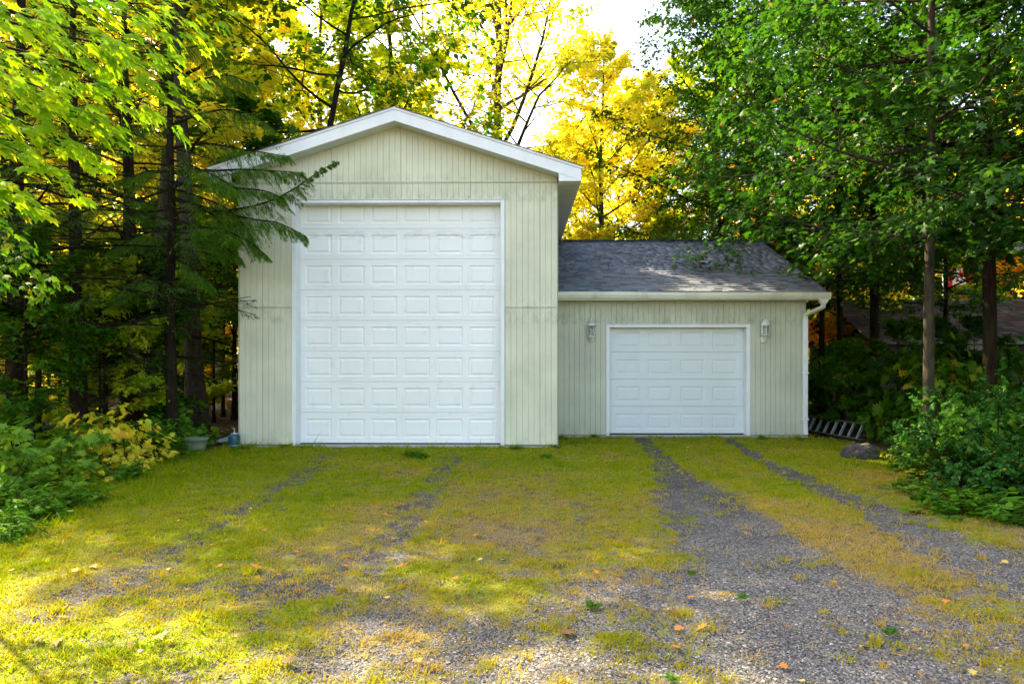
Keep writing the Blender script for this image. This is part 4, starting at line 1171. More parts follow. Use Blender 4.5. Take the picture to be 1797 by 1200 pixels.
def broadleaf(seed, H, r0, crown_r, clear, shape, lsize, nlimb=16, nsub=7, ntwig=5, nleaf=8, lean=(0, 0), up=(.35, .9), drop=.0, forks=0, twiggeo=True, trunk_sides=12, prof=None, flat=.6, tilt=0.35, sub0=.22):
    """returns dict of meshes: trunk, branches, crown (origin at trunk base)"""
    rg = np.random.default_rng(seed)
    n = 14; t = np.linspace(0, 1, n)
    tp = np.stack([lean[0]*t**1.2 + np.cumsum(rg.normal(0, .012*H/n*3, n))*t, lean[1]*t**1.2 + np.cumsum(rg.normal(0, .012*H/n*3, n))*t, t*H], -1)
    tr = r0*(1-t*.86)**.9*(1+.55*np.exp(-t*H/.25))
    TP = tp[None]
    tV, tF = tubes(TP, tr[None], trunk_sides)
    bparts = []
    s = clear + (0.985-clear)*((np.arange(nlimb)+rg.random(nlimb)*.8)/nlimb)
    base, tg_ = sample(TP, s[None]); base = base[0]
    az = np.arange(nlimb)*2.399+rg.normal(0, .35, nlimb)
    u = (s-clear)/(1-clear)
    pr = (np.sin(np.pi*(.18+.80*u))**.7 if prof is None else prof(u))
    Ln = crown_r*pr*rg.uniform(.75, 1.15, nlimb)
    el = up[0]+(up[1]-up[0])*u + rg.normal(0, .1, nlimb)
    D = np.stack([np.cos(az)*np.cos(el), np.sin(az)*np.cos(el), np.sin(el)], -1)
    LP = grow(rg, base, D, Ln, 8, .10, -drop, .12)
    lr0 = np.interp(s, t, tr)*.52
    lrad = lr0[:,None]*(1-np.linspace(0, 1, 8)*.85)[None]
    bparts.append(tubes(LP, lrad, 6))
    # leaders: large upright forks
    K = nlimb; m = nsub
    ss = sub0+(.98-sub0)*((np.arange(m)[None]+rg.random((K, m)))/m)
    p, tg_ = sample(LP, ss); sgn = np.where((np.arange(m)[None]+rg.integers(0, 2, (K, 1))) % 2 == 0, 1, -1)
    side, nrm_ = sideframe(tg_.reshape(-1, 3)); side = side.reshape(K, m, 3)
    d = tg_*rg.uniform(.5, .9, (K, m, 1)) + side*sgn[...,None]*rg.uniform(.6, 1.1, (K, m, 1)) + rg.normal(0, .25, (K, m, 3))*np.array([1, 1, .9])
    L2 = (Ln[:,None]*.42*(1.15-ss*.75)*rg.uniform(.7, 1.3, (K, m))).ravel()
    SP = grow(rg, p.reshape(-1, 3), d.reshape(-1, 3), L2, 5, .13, -drop*.5, .05)
    sr = (np.interp(ss, [0, 1], [.42, .22])*lr0[:,None]).ravel()
    bparts.append(tubes(SP, sr[:,None]*(1-np.linspace(0, 1, 5)*.8)[None], 4))
    SPall = np.concatenate([SP])
    K2 = len(SP); m = ntwig
    ss = .15+.83*((np.arange(m)[None]+rg.random((K2, m)))/m)
    p, tg_ = sample(SP, ss); side, nr = sideframe(tg_.reshape(-1, 3)); side = side.reshape(K2, m, 3)
    sgn = np.where((np.arange(m)[None]) % 2 == 0, 1, -1)
    d = tg_*.8 + side*sgn[...,None]*rg.uniform(.5, 1.1, (K2, m, 1)) + rg.normal(0, .22, (K2, m, 3))
    L3 = np.clip(L2[:,None]*.5*rg.uniform(.6, 1.3, (K2, m)), .12, .9).ravel()
    TW = grow(rg, p.reshape(-1, 3), d.reshape(-1, 3), L3, 3, .12, -.03-drop)
    if twiggeo:
        bparts.append(tubes(TW, np.maximum(.0035, (np.repeat(sr, m)*.35))[:,None]*np.array([1, .7, .35])[None], 3))
    bV, bF = join(bparts)
    K3 = len(TW); m = nleaf
    ss = .12+.88*rg.random((K3, m))
    p, tg_ = sample(TW, ss); side, nr = sideframe(tg_.reshape(-1, 3)); side = side.reshape(K3, m, 3)
    sg = rg.choice([-1, 1], (K3, m))[...,None]
    d = (tg_*.55 + side*sg*rg.uniform(.3, 1., (K3, m, 1)) + rg.normal(0, .25, (K3, m, 3)) + np.array([0, 0, -.25])).reshape(-1, 3)
    nn = rg.normal(0, tilt, (K3*m, 3)) + np.array([0, 0, 1])
    pp = p.reshape(-1, 3) + rg.normal(0, .02+lsize*.25, (K3*m, 3))
    clump = np.repeat(rg.normal(0, .10, K3), m); limbt = np.repeat(np.repeat(rg.normal(0, .07, K2), ntwig), nleaf)
    tint = np.clip(.42+clump+limbt+rg.normal(0, .14, K3*m), 0, 1)
    tint = np.minimum(tint, .93); tint[rg.random(K3*m) < .004] = 1.0
    cV, cF, cT = leaves(shape, pp, d, nn, lsize*rg.uniform(.6, 1.25, K3*m), tint)
    return {'trunk': np_mesh('trunk', tV, tF, None, True), 'branches': np_mesh('branches', bV, bF, None, True),
            'crown': np_mesh('crown', cV, cF, {'tint': cT})}

def fronds(rg, P0, D0, L, wid, nper, nsize, tintbase, droop=-.10):
    """hemlock sprays: side shoots set on a shoot, needles along them. returns needle arrays and twig paths"""
    K = len(P0)
    SP = grow(rg, P0, D0, L, 4, .13, droop)
    m = nper; ss = np.clip(.05+.95*(np.arange(m)[None]+rg.normal(.5, .7, (K, m)))/m, .03, .99)
    p, tg_ = sample(SP, ss); side, nr = sideframe(tg_.reshape(-1, 3)); side = side.reshape(K, m, 3)
    sgn = np.where(np.arange(m)[None] % 2 == 0, 1, -1)[...,None]
    d = tg_*rg.uniform(.7, 1.1, (K, m, 1)) + side*sgn*rg.uniform(.35, .95, (K, m, 1)) + rg.normal(0, .28, (K, m, 3)) + np.array([0, 0, -.25])
    l2 = (L[:,None]*.42*(1.1-ss)*rg.uniform(.35, 1.35, (K, m))+.03).ravel()
    TP = grow(rg, p.reshape(-1, 3), d.reshape(-1, 3), l2, 3, .05, -.12)
    return SP, TP, l2
def hemlock(seed, H, r0, reach, clear=.12, nbr=90, nper=9, nshoot=8, nneed=9, needle=.05, lean=(0, 0), az_bias=None, dead=14, wneed=1.0):
    rg = np.random.default_rng(seed)
    n = 16; t = np.linspace(0, 1, n)
    tp = np.stack([lean[0]*t, lean[1]*t, t*H], -1); tp[:,:2] += np.cumsum(rg.normal(0, .012, (n, 2)), 0)
    tr = r0*(1-t*.93)*(1+.5*np.exp(-t*H/.25))
    tV, tF = tubes(tp[None], tr[None], 14)
    s = clear+(.985-clear)*((np.arange(nbr)+rg.random(nbr))/nbr)**.9
    base, _ = sample(tp[None], s[None]); base = base[0]
    az = np.arange(nbr)*2.399+rg.normal(0, .4, nbr)
    u = (s-clear)/(1-clear)
    Ln = reach*(1-u)**.75*rg.uniform(.6, 1.15, nbr)+.25
    el = .05+.35*u+rg.normal(0, .12, nbr)
    D = np.stack([np.cos(az)*np.cos(el), np.sin(az)*np.cos(el), np.sin(el)], -1)
    BP = grow(rg, base, D, Ln, 8, .05, -.035)
    br = (np.interp(s, t, tr)*.22+.004)
    parts_ = [tubes(BP, br[:,None]*(1-np.linspace(0, 1, 8)*.85)[None], 5)]
    # bare dead branches low on the trunk
    if dead:
        sd_ = rg.uniform(.04, clear+.25, dead); b0, _ = sample(tp[None], sd_[None]); a2 = rg.random(dead)*6.28
        DP = grow(rg, b0[0], np.stack([np.cos(a2), np.sin(a2), rg.normal(0, .2, dead)], -1), rg.uniform(.5, 1.9, dead), 6, .12, -.05)
        parts_.append(tubes(DP, np.full(dead, .014)[:,None]*(1-np.linspace(0, 1, 6)*.8)[None], 4))
        q, tq = sample(DP, rg.uniform(.3, .9, (dead, 5)))
        DP2 = grow(rg, q.reshape(-1, 3), tq.reshape(-1, 3)+rg.normal(0, .6, (dead*5, 3)), rg.uniform(.15, .6, dead*5), 4, .15, -.06)
        parts_.append(tubes(DP2, np.full(dead*5, .005)[:,None]*(1-np.linspace(0, 1, 4)*.8)[None], 3))
    m = nper; ss = .12+.88*(np.arange(m)[None]+rg.random((nbr, m)))/m
    p, tg_ = sample(BP, ss); side, nr = sideframe(tg_.reshape(-1, 3)); side = side.reshape(nbr, m, 3)
    sgn = np.where(np.arange(m)[None] % 2 == 0, 1, -1)[...,None]
    d = tg_*.9 + side*sgn*rg.uniform(.5, 1., (nbr, m, 1)) + rg.normal(0, .12, (nbr, m, 3))
    L2 = (np.clip(Ln[:,None]*.45*(1.15-ss), .15, .95)*rg.uniform(.7, 1.2, (nbr, m))).ravel()
    SP, TP, l2 = fronds(rg, p.reshape(-1, 3), d.reshape(-1, 3), L2, 0, nshoot, needle, .5)
    parts_.append(tubes(SP, np.full(len(SP), .004)[:,None]*np.array([1, .8, .6, .3])[None], 3))
    bV, bF = join(parts_)
    cV, cF, cT = needles(rg, TP, l2, nneed, needle, wneed)
    return {'trunk': np_mesh('trunk', tV, tF, None, True), 'branches': np_mesh('branches', bV, bF, None, True), 'crown': np_mesh('crown', cV, cF, {'tint': cT})}
def needles(rg, TP, l2, nneed, needle, wneed=1.0):
    K = len(TP); m = nneed
    ss = (np.arange(m)[None]+rg.random((K, m)))/m
    p, tg_ = sample(TP, ss); side, nr = sideframe(tg_.reshape(-1, 3)); side = side.reshape(K, m, 3)
    sgn = np.where(np.arange(m)[None] % 2 == 0, 1, -1)[...,None]
    d = (tg_*1.0 + side*sgn*rg.uniform(.45, 1.1, (K, m, 1)) + rg.normal(0, .25, (K, m, 3)) + np.array([0, 0, -.06])).reshape(-1, 3)
    tint = np.clip(.45+np.repeat(rg.normal(0, .13, K), m)+rg.normal(0, .08, K*m)+.25*(ss.ravel() > .8), 0, 1)
    nn = np.array([0, 0, 1.])+rg.normal(0, .35, (K*m, 3))
    sh = (NEEDLE[0]*np.array([wneed, 1, 1]), NEEDLE[1])
    return leaves(sh, p.reshape(-1, 3), d, nn, needle*rg.uniform(.7, 1.2, K*m), tint)

def plant_tree(name, meshes, loc, rz, scale, leafm, barkm, label, cat='tree', group=None, zs=None):
    ro = thing(name, (loc[0], loc[1], loc[2] if len(loc) > 2 else -.05), rz, label, cat, group)
    ro.scale = (scale, scale, scale if zs is None else zs)
    for k in ('trunk', 'branches', 'crown'):
        if k not in meshes: continue
        me = meshes[k]
        if not len(me.materials): me.materials.append(leafm if k == 'crown' else barkm)
        o = bpy.data.objects.new(k, me); C.objects.link(o); o.parent = ro
        o.material_slots[0].link = 'OBJECT'; o.material_slots[0].material = leafm if k == 'crown' else barkm
    return ro
def P(u, D):      # ground position seen at column u, at distance D along the view
    d = ray(u, HZ); return (d[0]*D, d[1]*D, -.05)
# ------------------------------------------------------------------ trees
TALL = broadleaf(1, 17, .20, 4.6, .24, STAR, .20, 26, 9, 7, 13, twiggeo=False)                     # forest maple
TALL2 = broadleaf(2, 15, .17, 4.0, .18, STAR, .19, 26, 9, 7, 12, twiggeo=False)
SPREAD = broadleaf(3, 18, .28, 7.2, .20, STAR, .19, 27, 10, 8, 11, up=(.5, 1.1), twiggeo=True)    # big yellow maple behind the roof
UNDER = broadleaf(4, 5.2, .045, 2.0, .10, STAR, .15, 18, 8, 6, 10, up=(.1, .8), twiggeo=False)     # understorey sapling
OAKT = broadleaf(5, 12, .09, 3.3, .27, OAK, .16, 30, 11, 5, 9, up=(.05, .7), drop=.02, sub0=.04, prof=lambda u: .55+.5*np.sin(np.pi*(.25+.7*u)))
OAKT2 = broadleaf(6, 13, .12, 3.9, .25, OAK, .16, 30, 11, 5, 9, up=(.0, .7), drop=.02, sub0=.04, prof=lambda u: .6+.45*np.sin(np.pi*(.25+.7*u)))
HEM = hemlock(7, 9.6, .17, 3.2, .17, 85, 11, 9, 14, .032)
HEM2 = hemlock(8, 9.2, .14, 2.7, .20, 72, 11, 9, 14, .032)

def T(*a, **k): return plant_tree(*a, **k)
K_ = M
OAKD = broadleaf(17, 7.5, .08, 4.1, .36, OAK, .15, 20, 10, 6, 10, up=(-.05, .7), drop=.05, sub0=.04, prof=lambda u: .75+.3*np.sin(np.pi*(.25+.7*u)))
BEECH = broadleaf(9, 13, .13, 5.0, .52, HEX, .14, 16, 8, 5, 8, lean=(2.4, .3), up=(.0, .5), drop=.03, twiggeo=True)
# --- left: hemlocks and trunks
T('hemlock_tree', HEM, P(228, 12.2), .4, 1.0, K_['leaf_hemlock'], K_['bark_dark'], 'dark hemlock standing just left of the tall garage, its boughs reaching the roof')
T('hemlock_tree', HEM2, P(135, 10.8), 2.1, 1.0, K_['leaf_hemlock'], K_['bark_dark'], 'hemlock with a straight dark trunk behind the yellow sapling')
T('hemlock_tree', HEM, P(28, 10.4), 4.0, .98, K_['leaf_hemlock'], K_['bark_dark'], 'thick dark hemlock trunk nearest the left edge')
T('hemlock_tree', HEM2, (-8.9, 10.9), 5.0, 1.12, K_['leaf_hemlock'], K_['bark_dark'], 'hemlock added next to the leftmost trunk for shade, outside the view')  # extra tree out of view, blocks sun from the left ground
T('hemlock_tree', HEM, P(-120, 12), .9, 1.12, K_['leaf_hemlock'], K_['bark_dark'], 'hemlock just outside the left edge of the view')  # unseen, scaled up to throw more shade on the left ground
T('hemlock_tree', HEM2, P(1255, 24), 2.4, .75, K_['leaf_hemlock'], K_['bark_dark'], 'small dark hemlock rising behind the low garage roof')
LEANR = broadleaf(21, 17, .19, 4.3, .55, STAR, .19, 22, 9, 6, 12, lean=(-1.5, .6), twiggeo=False, trunk_sides=16)  # dense crown starts above the view, shaped to block the sun
T('leaning_tree', LEANR, P(345, 14.2), 0, 1.0, K_['leaf_lime'], K_['bark_grey'], 'rough barked tree leaning left, its base beside the green tub')
LEANL = broadleaf(22, 16, .16, 4.0, .58, STAR, .19, 20, 9, 6, 12, lean=(1.3, .5), twiggeo=False, trunk_sides=14)  # crown also set high and thick to keep the driveway shaded
T('leaning_tree', LEANL, P(262, 14.8), 0, 1.0, K_['leaf_lime'], K_['bark_grey'], 'smooth grey tree leaning right behind the leaning rough trunk')
LEAF_CYCLE = ['leaf_yellow', 'leaf_lime', 'leaf_lime', 'leaf_green', 'leaf_yellow', 'leaf_orange', 'leaf_lime']
rt = random.Random(12)
i = 0
for (u, D, me_, lf, bk, sc, lab) in [
    (385, 21, TALL2, 'leaf_lime', 'bark_pale', .85, 'slim pale trunk left of the tall garage wall'),
    (412, 17.5, UNDER, 'leaf_green', 'bark_dark', 1.5, 'thin dark sapling against the left wall of the tall garage'),
    (372, 30, TALL, 'leaf_yellow', 'bark_pale', .8, 'far pale birch-like trunk with yellow crown left of the garage'),
    (8, 19, TALL, 'leaf_lime', 'bark_dark', .9, 'lime leaved tree behind the leftmost hemlock'),
    (455, 25, TALL, 'leaf_yellow', 'bark_grey', .95, 'golden tree showing above the left roof slope'),
    (330, 28, TALL2, 'leaf_orange', 'bark_grey', 1.1, 'orange crowned tree high behind the hemlock'),
    (120, 30, TALL2, 'leaf_yellow', 'bark_grey', 1.1, 'yellow tree far behind the left hemlocks'),
    (560, 27, TALL2, 'leaf_lime', 'bark_grey', 1.15, 'lime tree behind the left half of the tall roof'),
    (700, 36, TALL, 'leaf_lime', 'bark_grey', .95, 'pale lime tree far behind the roof peak'),
]:
    T('maple_tree', me_, P(u, D), rt.random()*6.28, sc, K_[lf], K_[bk], lab)
# --- young hemlocks between the left trunks
for (u, D, sc, rz, lab) in [(70, 10.6, .42, 0, 'young hemlock with low feathery boughs between the two leftmost trunks'), (188, 11.6, .40, 1, 'young hemlock filling the gap right of the straight dark trunk'), (236, 13.2, .45, 2, 'young hemlock in front of the smooth leaning trunk'),
                            (310, 16.5, .42, 3, 'young hemlock in the gap between the crossed leaning trunks'), (20, 12.5, .5, 4, 'young hemlock behind the leftmost trunk'), (392, 18.5, .40, 5, 'young hemlock by the left wall of the tall garage')]:
    T('young_hemlock', HEM2, P(u, D), rz, sc, K_['leaf_hemlock'], K_['bark_dark'], lab)
for (u, D, sc, rz, lf, lab) in [(45, 9.8, .62, .5, 'leaf_green', 'leafy green sapling in front of the leftmost trunks'), (175, 11.4, .60, 2., 'leaf_lime', 'lime sapling right of the straight dark trunk'), (240, 12.6, .7, 4., 'leaf_green', 'green sapling before the leaning trunks'),
                            (105, 12.4, .8, 1.2, 'leaf_lime', 'lime sapling between the two leftmost trunks'), (375, 16.8, .8, 3., 'leaf_lime', 'lime sapling in the gap next to the garage wall'), (300, 17.5, .85, 5., 'leaf_green', 'green sapling seen between the leaning trunks')]:
    T('sapling', UNDER, P(u, D), rz, sc, K_[lf], K_['bark_dark'], lab, 'sapling')
# --- centre: the big yellow maple and its neighbours
T('maple_tree', SPREAD, P(878, 25), .8, 1.0, K_['leaf_yellow'], K_['bark_grey'], 'large spreading yellow maple rising behind the tall garage roof', group=None)
T('maple_tree', TALL2, P(1140, 27.5), 1.1, .85, K_['leaf_yellow'], K_['bark_grey'], 'yellow maple filling the gap over the low garage')
T('maple_tree', SPREAD, P(1010, 36), 3.4, .72, K_['leaf_yellow'], K_['bark_grey'], 'second spreading yellow maple farther behind the first')
T('maple_tree', TALL, P(690, 23.2), 4.1, .92, K_['leaf_lime'], K_['bark_grey'], 'lime tree close behind the peak of the tall roof')  # added to keep the sun off the low garage roof
T('maple_tree', TALL, P(1055, 24), 1.9, .72, K_['leaf_yellow'], K_['bark_grey'], 'golden maple right of the tall garage eave')
T('maple_tree', TALL2, P(1085, 33), 2.9, .95, K_['leaf_yellow'], K_['bark_grey'], 'tall yellow maple behind the golden one over the low roof')
T('maple_tree', UNDER, P(1180, 22.5), 1.2, 1.15, K_['leaf_lime'], K_['bark_grey'], 'bright lime sapling over the low garage ridge')
T('maple_tree', UNDER, P(1040, 22.5), 3.2, 1.1, K_['leaf_yellow'], K_['bark_grey'], 'short yellow maple behind the meeting of both roofs')
# green bough tree left of centre, overhanging from the top
T('beech_tree', BEECH, (-5.75, 16.2, -.05), 0, 1.0, K_['leaf_green'], K_['bark_dark'], 'green leaved tree overhanging the top left of the tall roof')
# --- right: oaks
T('oak_tree', OAKT, P(1960, 9.6), 2.2, .95, K_['leaf_oak'], K_['bark_dark'], 'oak whose leafy limbs reach in from beyond the right edge')
T('oak_tree', OAKT, P(1630, 11.0), .3, 1.0, K_['leaf_oak'], K_['bark_grey'], 'slim grey trunked oak rising out of the right bushes')
T('oak_tree', OAKT2, P(1738, 11.2), 1.4, .92, K_['leaf_oak'], K_['bark_dark'], 'dark trunked oak in front of the shed window', zs=1.2)
T('oak_tree', OAKT2, P(1535, 16.5), 2.7, 1.0, K_['leaf_oak'], K_['bark_dark'], 'dark trunked oak between the low garage and the shed', zs=1.25)
T('oak_tree', OAKT, P(1475, 17.2), 3.9, 1.0, K_['leaf_oak'], K_['bark_dark'], 'thin dark oak just right of the low garage corner')
T('oak_tree', OAKT2, P(1340, 21.0), 5.2, 1.05, K_['leaf_green'], K_['bark_dark'], 'dark oak whose boughs hang over the low garage roof')
T('oak_tree', OAKD, P(1442, 16.0), 2.2, 1.0, K_['leaf_oak'], K_['bark_dark'], 'oak at the low garage corner with leaves hanging over its roof')
T('oak_tree', OAKT, P(1850, 12.5), .9, 1.1, K_['leaf_oak'], K_['bark_dark'], 'oak at the right edge with leaves hanging into view')
T('oak_tree', OAKT2, P(1262, 21.6), 3.3, .95, K_['leaf_green'], K_['bark_dark'], 'green oak crowding the yellow maple over the middle of the low roof', zs=1.05)
T('oak_tree', OAKT2, P(1270, 27.0), 4.2, .95, K_['leaf_green'], K_['bark_grey'], 'green oak further back over the low roof')
T('oak_tree', OAKT, P(1660, 19.5), 5.9, .9, K_['leaf_oak'], K_['bark_dark'], 'straight dark oak left of the red and white flag')
for (u, D, me_, lf, bk, sc, lab) in [
    (1480, 30, TALL, 'leaf_lime', 'bark_dark', .9, 'lime tree far behind the low garage corner'),
    (1590, 34, TALL2, 'leaf_yellow', 'bark_dark', 1., 'yellow tree beyond the shed and the oaks'),
    (1760, 33, TALL, 'leaf_lime', 'bark_dark', .9, 'lime tree beyond the right end of the shed'),
    (1400, 26, UNDER, 'leaf_orange', 'bark_dark', 1.3, 'orange sapling glowing behind the low roof corner'),
    (1520, 25, UNDER, 'leaf_yellow', 'bark_dark', 1.2, 'yellow sapling behind the dark trunks and left of the shed'),
    (1870, 28, TALL2, 'leaf_yellow', 'bark_dark', 1., 'yellow tree behind the neighbouring eave')]:
    T('maple_tree', me_, P(u, D), rt.random()*6.28, sc, K_[lf], K_[bk], lab)
# deeper rows of the wood on both sides
for i in range(22):
    if i < 12: continue
    if i < 12: u, D = -260+62*i+rt.uniform(-25, 25), rt.uniform(27, 40)
    else: u, D = 1230+80*(i-12)+rt.uniform(-25, 25), rt.uniform(29, 42)
    T('maple_tree', rt.choice([TALL, TALL2]), P(u, D), rt.random()*6.28, rt.uniform(.7, .95), K_[rt.choice(['leaf_lime', 'leaf_yellow', 'leaf_lime', 'leaf_green', 'leaf_orange'])], K_['bark_dark'],
      'yellowing forest tree in the deeper rows of the wood', 'tree', 'forest trees in the deeper rows of the wood')
# understorey in the left wood
for i in range(15):
    u = -60+34*i+rt.uniform(-12, 12); D = rt.uniform(19, 33)
    if u > 405: u = 400
    lf_ = rt.choice(['leaf_lime', 'leaf_yellow', 'leaf_yellow', 'leaf_orange' if i > 8 else 'leaf_lime'])  # weighted to yellow, whose pale leaves stand in for missing sunlight
    T('sapling', UNDER, P(u, D), rt.random()*6.28, rt.uniform(.7, 1.15), K_[lf_], K_['bark_dark'],
      {'leaf_lime': 'lime green', 'leaf_yellow': 'yellow', 'leaf_orange': 'orange'}[lf_]+' sapling glowing among the trunks of the left wood, '+('near the left edge' if u < 150 else 'behind the middle trunks' if u < 290 else 'close to the garage wall'), 'sapling', lf_[5:]+' saplings in the left wood')
for i in range(8):
    u = 1450+45*i+rt.uniform(-15, 15); D = rt.uniform(13.5, 20.5)
    T('sapling', UNDER, P(u, D), rt.random()*6.28, rt.uniform(.35, .5), K_[rt.choice(['leaf_oak', 'leaf_green', 'leaf_oak'])], K_['bark_dark'],
      'low dark green sapling in the shade before the shed', 'sapling', 'saplings before the shed')
# far woods (one mass)
rg = np.random.default_rng(77)
n = 80000
az_ = rg.uniform(-1.15, 1.15, n); dist = rg.uniform(40, 56, n)
hx, hy = np.sin(az_)*dist, np.cos(az_)*dist
top = 5.5 + 6.0*fbm(az_*14+5, az_*0+2.0, 4) + 9.0*np.clip(np.abs(az_-.08)-.12, 0, 1)
hz = top*rg.random(n)**.8 
tint = np.clip(.45+(fbm(hx*.25+50, hz*.4+9, 3)-.5)*1.6+rg.normal(0, .1, n), 0, 1)
cV, cF, cT = leaves(STAR, np.stack([hx, hy, hz], -1), rg.normal(0, 1, (n, 3)), rg.normal(0, 1, (n, 3)), rg.uniform(.35, .65, n), tint)
tag(link('far_woods', np_mesh('far_woods', cV, cF, {'tint': cT}), M['leaf_lime']), 'yellow green woods far behind the garages', None, None, 'stuff')
# forest that shades the clearing, most of it off screen
for (x, y, me_, sc) in [(-12, 2, TALL2, 1.0), (-9.2, 17.5, TALL, 1.08), (-12.5, 20, TALL2, 1.1), (-18, 6, TALL2, 1.2)]:  # put in as sun blockers for the driveway
    T('maple_tree', me_, (x, y, -.05), rt.random()*6.28, sc, K_[rt.choice(['leaf_lime', 'leaf_yellow'])], K_['bark_dark'], 'tall forest tree added at the left to shade the clearing', 'tree', 'tall shade trees added left of the clearing')
for (x, y, me_, sc) in [(12.5, 8, OAKT2, 1.1), (11, 3.5, OAKT, 1.1), (15, 12, OAKT2, 1.2)]:
    T('oak_tree', me_, (x, y, -.05), rt.random()*6.28, sc, K_['leaf_oak'], K_['bark_dark'], 'oak outside the right edge', 'tree', 'oaks outside the right edge')

# --- the hemlock bough crossing the garage corner
rg = np.random.default_rng(31)
bough = root_at('hemlock_bough_tree', P(300, 11.6), 'young hemlock with long boughs drooping over the left garage corner and door', 'tree')
bx0 = Vector(P(300, 11.6))
def pt(u, v, D): d = ray(u, v); return np.array([0, 0, EYE]) + d*D
main = [[(300, 372, 11.6), (360, 372, 11.4), (430, 367, 11.2), (480, 352, 11.1), (520, 330, 11.05), (556, 303, 11.0), (592, 283, 10.95)],
        [(300, 305, 11.6), (370, 300, 11.3), (430, 297, 11.1), (480, 300, 11.0), (530, 303, 10.9)],
        [(300, 330, 11.6), (350, 345, 11.4), (400, 365, 11.2), (430, 395, 11.1), (450, 435, 11.05)],
        [(300, 345, 11.6), (380, 370, 11.2), (440, 385, 11.0), (490, 390, 10.9), (538, 415, 10.85)],
        [(300, 260, 11.6), (360, 250, 11.4), (420, 262, 11.2), (465, 268, 11.1), (505, 275, 11.0)],
        [(300, 220, 11.6), (350, 200, 11.4), (400, 190, 11.3), (450, 205, 11.2), (480, 225, 11.1)],
        [(300, 160, 11.6), (350, 140, 11.4), (400, 130, 11.3), (450, 150, 11.2)],
        [(300, 420, 11.6), (340, 420, 11.3), (390, 430, 11.1), (425, 455, 11.0)],
        [(300, 380, 11.6), (345, 400, 11.0), (385, 400, 10.7), (415, 420, 10.5)],
        [(300, 280, 11.6), (335, 290, 11.0), (380, 310, 10.6), (420, 335, 10.4)],
        [(300, 350, 11.6), (345, 360, 11.3), (385, 385, 11.1), (405, 420, 11.0)], [(300, 400, 11.6), (350, 400, 11.3), (400, 405, 11.1), (440, 425, 11.0), (470, 450, 10.9)], [(300, 320, 11.6), (370, 330, 11.3), (420, 330, 11.1), (470, 335, 11.0), (500, 350, 10.9)],
        [(300, 300, 11.6), (260, 300, 11.2), (200, 320, 10.8)], [(300, 400, 11.6), (250, 410, 11.2), (190, 440, 10.8)], [(300, 220, 11.6), (240, 220, 11.2), (180, 250, 10.9)],
        [(300, 480, 11.6), (250, 490, 11.0), (200, 520, 10.8)], [(300, 450, 11.6), (340, 470, 11.0), (370, 500, 10.8)], [(300, 100, 11.6), (250, 90, 11.2), (190, 110, 10.8)], [(300, 90, 11.6), (350, 80, 11.2), (400, 90, 10.8)]]
bp, need = [], []
for q, path in enumerate(main):
    A = np.array([pt(*a) for a in path]); n = 14
    si = np.linspace(0, len(A)-1, n); ii = np.minimum(si.astype(int), len(A)-2); fr = (si-ii)[:,None]
    BPq = (A[ii]*(1-fr)+A[ii+1]*fr)
    BPq[1:-1] = (BPq[:-2]+BPq[2:]+2*BPq[1:-1])/4
    bp.append(tubes(BPq[None], np.linspace(.024, .004, n)[None], 6))
    L = np.linalg.norm(A[-1]-A[0]); m = int(L*30)+12
    ss = .22+.78*(np.arange(m)+rg.random(m))/m
    p, tg_ = sample(BPq[None], ss[None]); p, tg_ = p[0], tg_[0]
    side, nr = sideframe(tg_); sgn = np.where(np.arange(m) % 2 == 0, 1, -1)[:,None]
    slim = 1.0 if q != 0 else np.interp(ss, [0, .6, .8, 1], [1, .85, .4, .25])
    d = tg_*.9 + side*sgn*rg.uniform(.3, .9, (m, 1)) + np.array([0, 0, -1])*rg.uniform(.1, .95, (m, 1)) + rg.normal(0, .30, (m, 3))
    L2 = np.clip(.55*(1.2-ss)*rg.uniform(.35, 1.5, m), .12, .7)*slim
    SP, TP, l2 = fronds(rg, p, d, L2, 0, 13, .045, .5, -.16)
    bp.append(tubes(SP, np.full(len(SP), .0035)[:,None]*np.array([1, .8, .6, .3])[None], 3))
    need.append(needles(rg, TP, l2, 18, .024, 1.1))
bV, bF = join(bp)
off = 0; nV, nF, nT = [], [], []
for v, f, t_ in need: nV.append(v); nF.append(f+off); nT.append(t_); off += len(v)
tt = np.array([[*(bx0), ]]*1)
trk = np.array([[bx0.x+.02*math.sin(z*2), bx0.y, z] for z in np.linspace(-.05, 8.5, 14)])
tV, tF = tubes(trk[None], np.linspace(.10, .02, 14)[None], 12)
for nm, me, mt in (('trunk', np_mesh('trunk', tV, tF, None, True), M['bark_dark']), ('branches', np_mesh('branches', bV, bF, None, True), M['bark_dark']), ('crown', np_mesh('crown', np.concatenate(nV), np.concatenate(nF), {'tint': np.concatenate(nT)}), M['leaf_bough'])):
    adopt(bough, link(nm, me, mt))

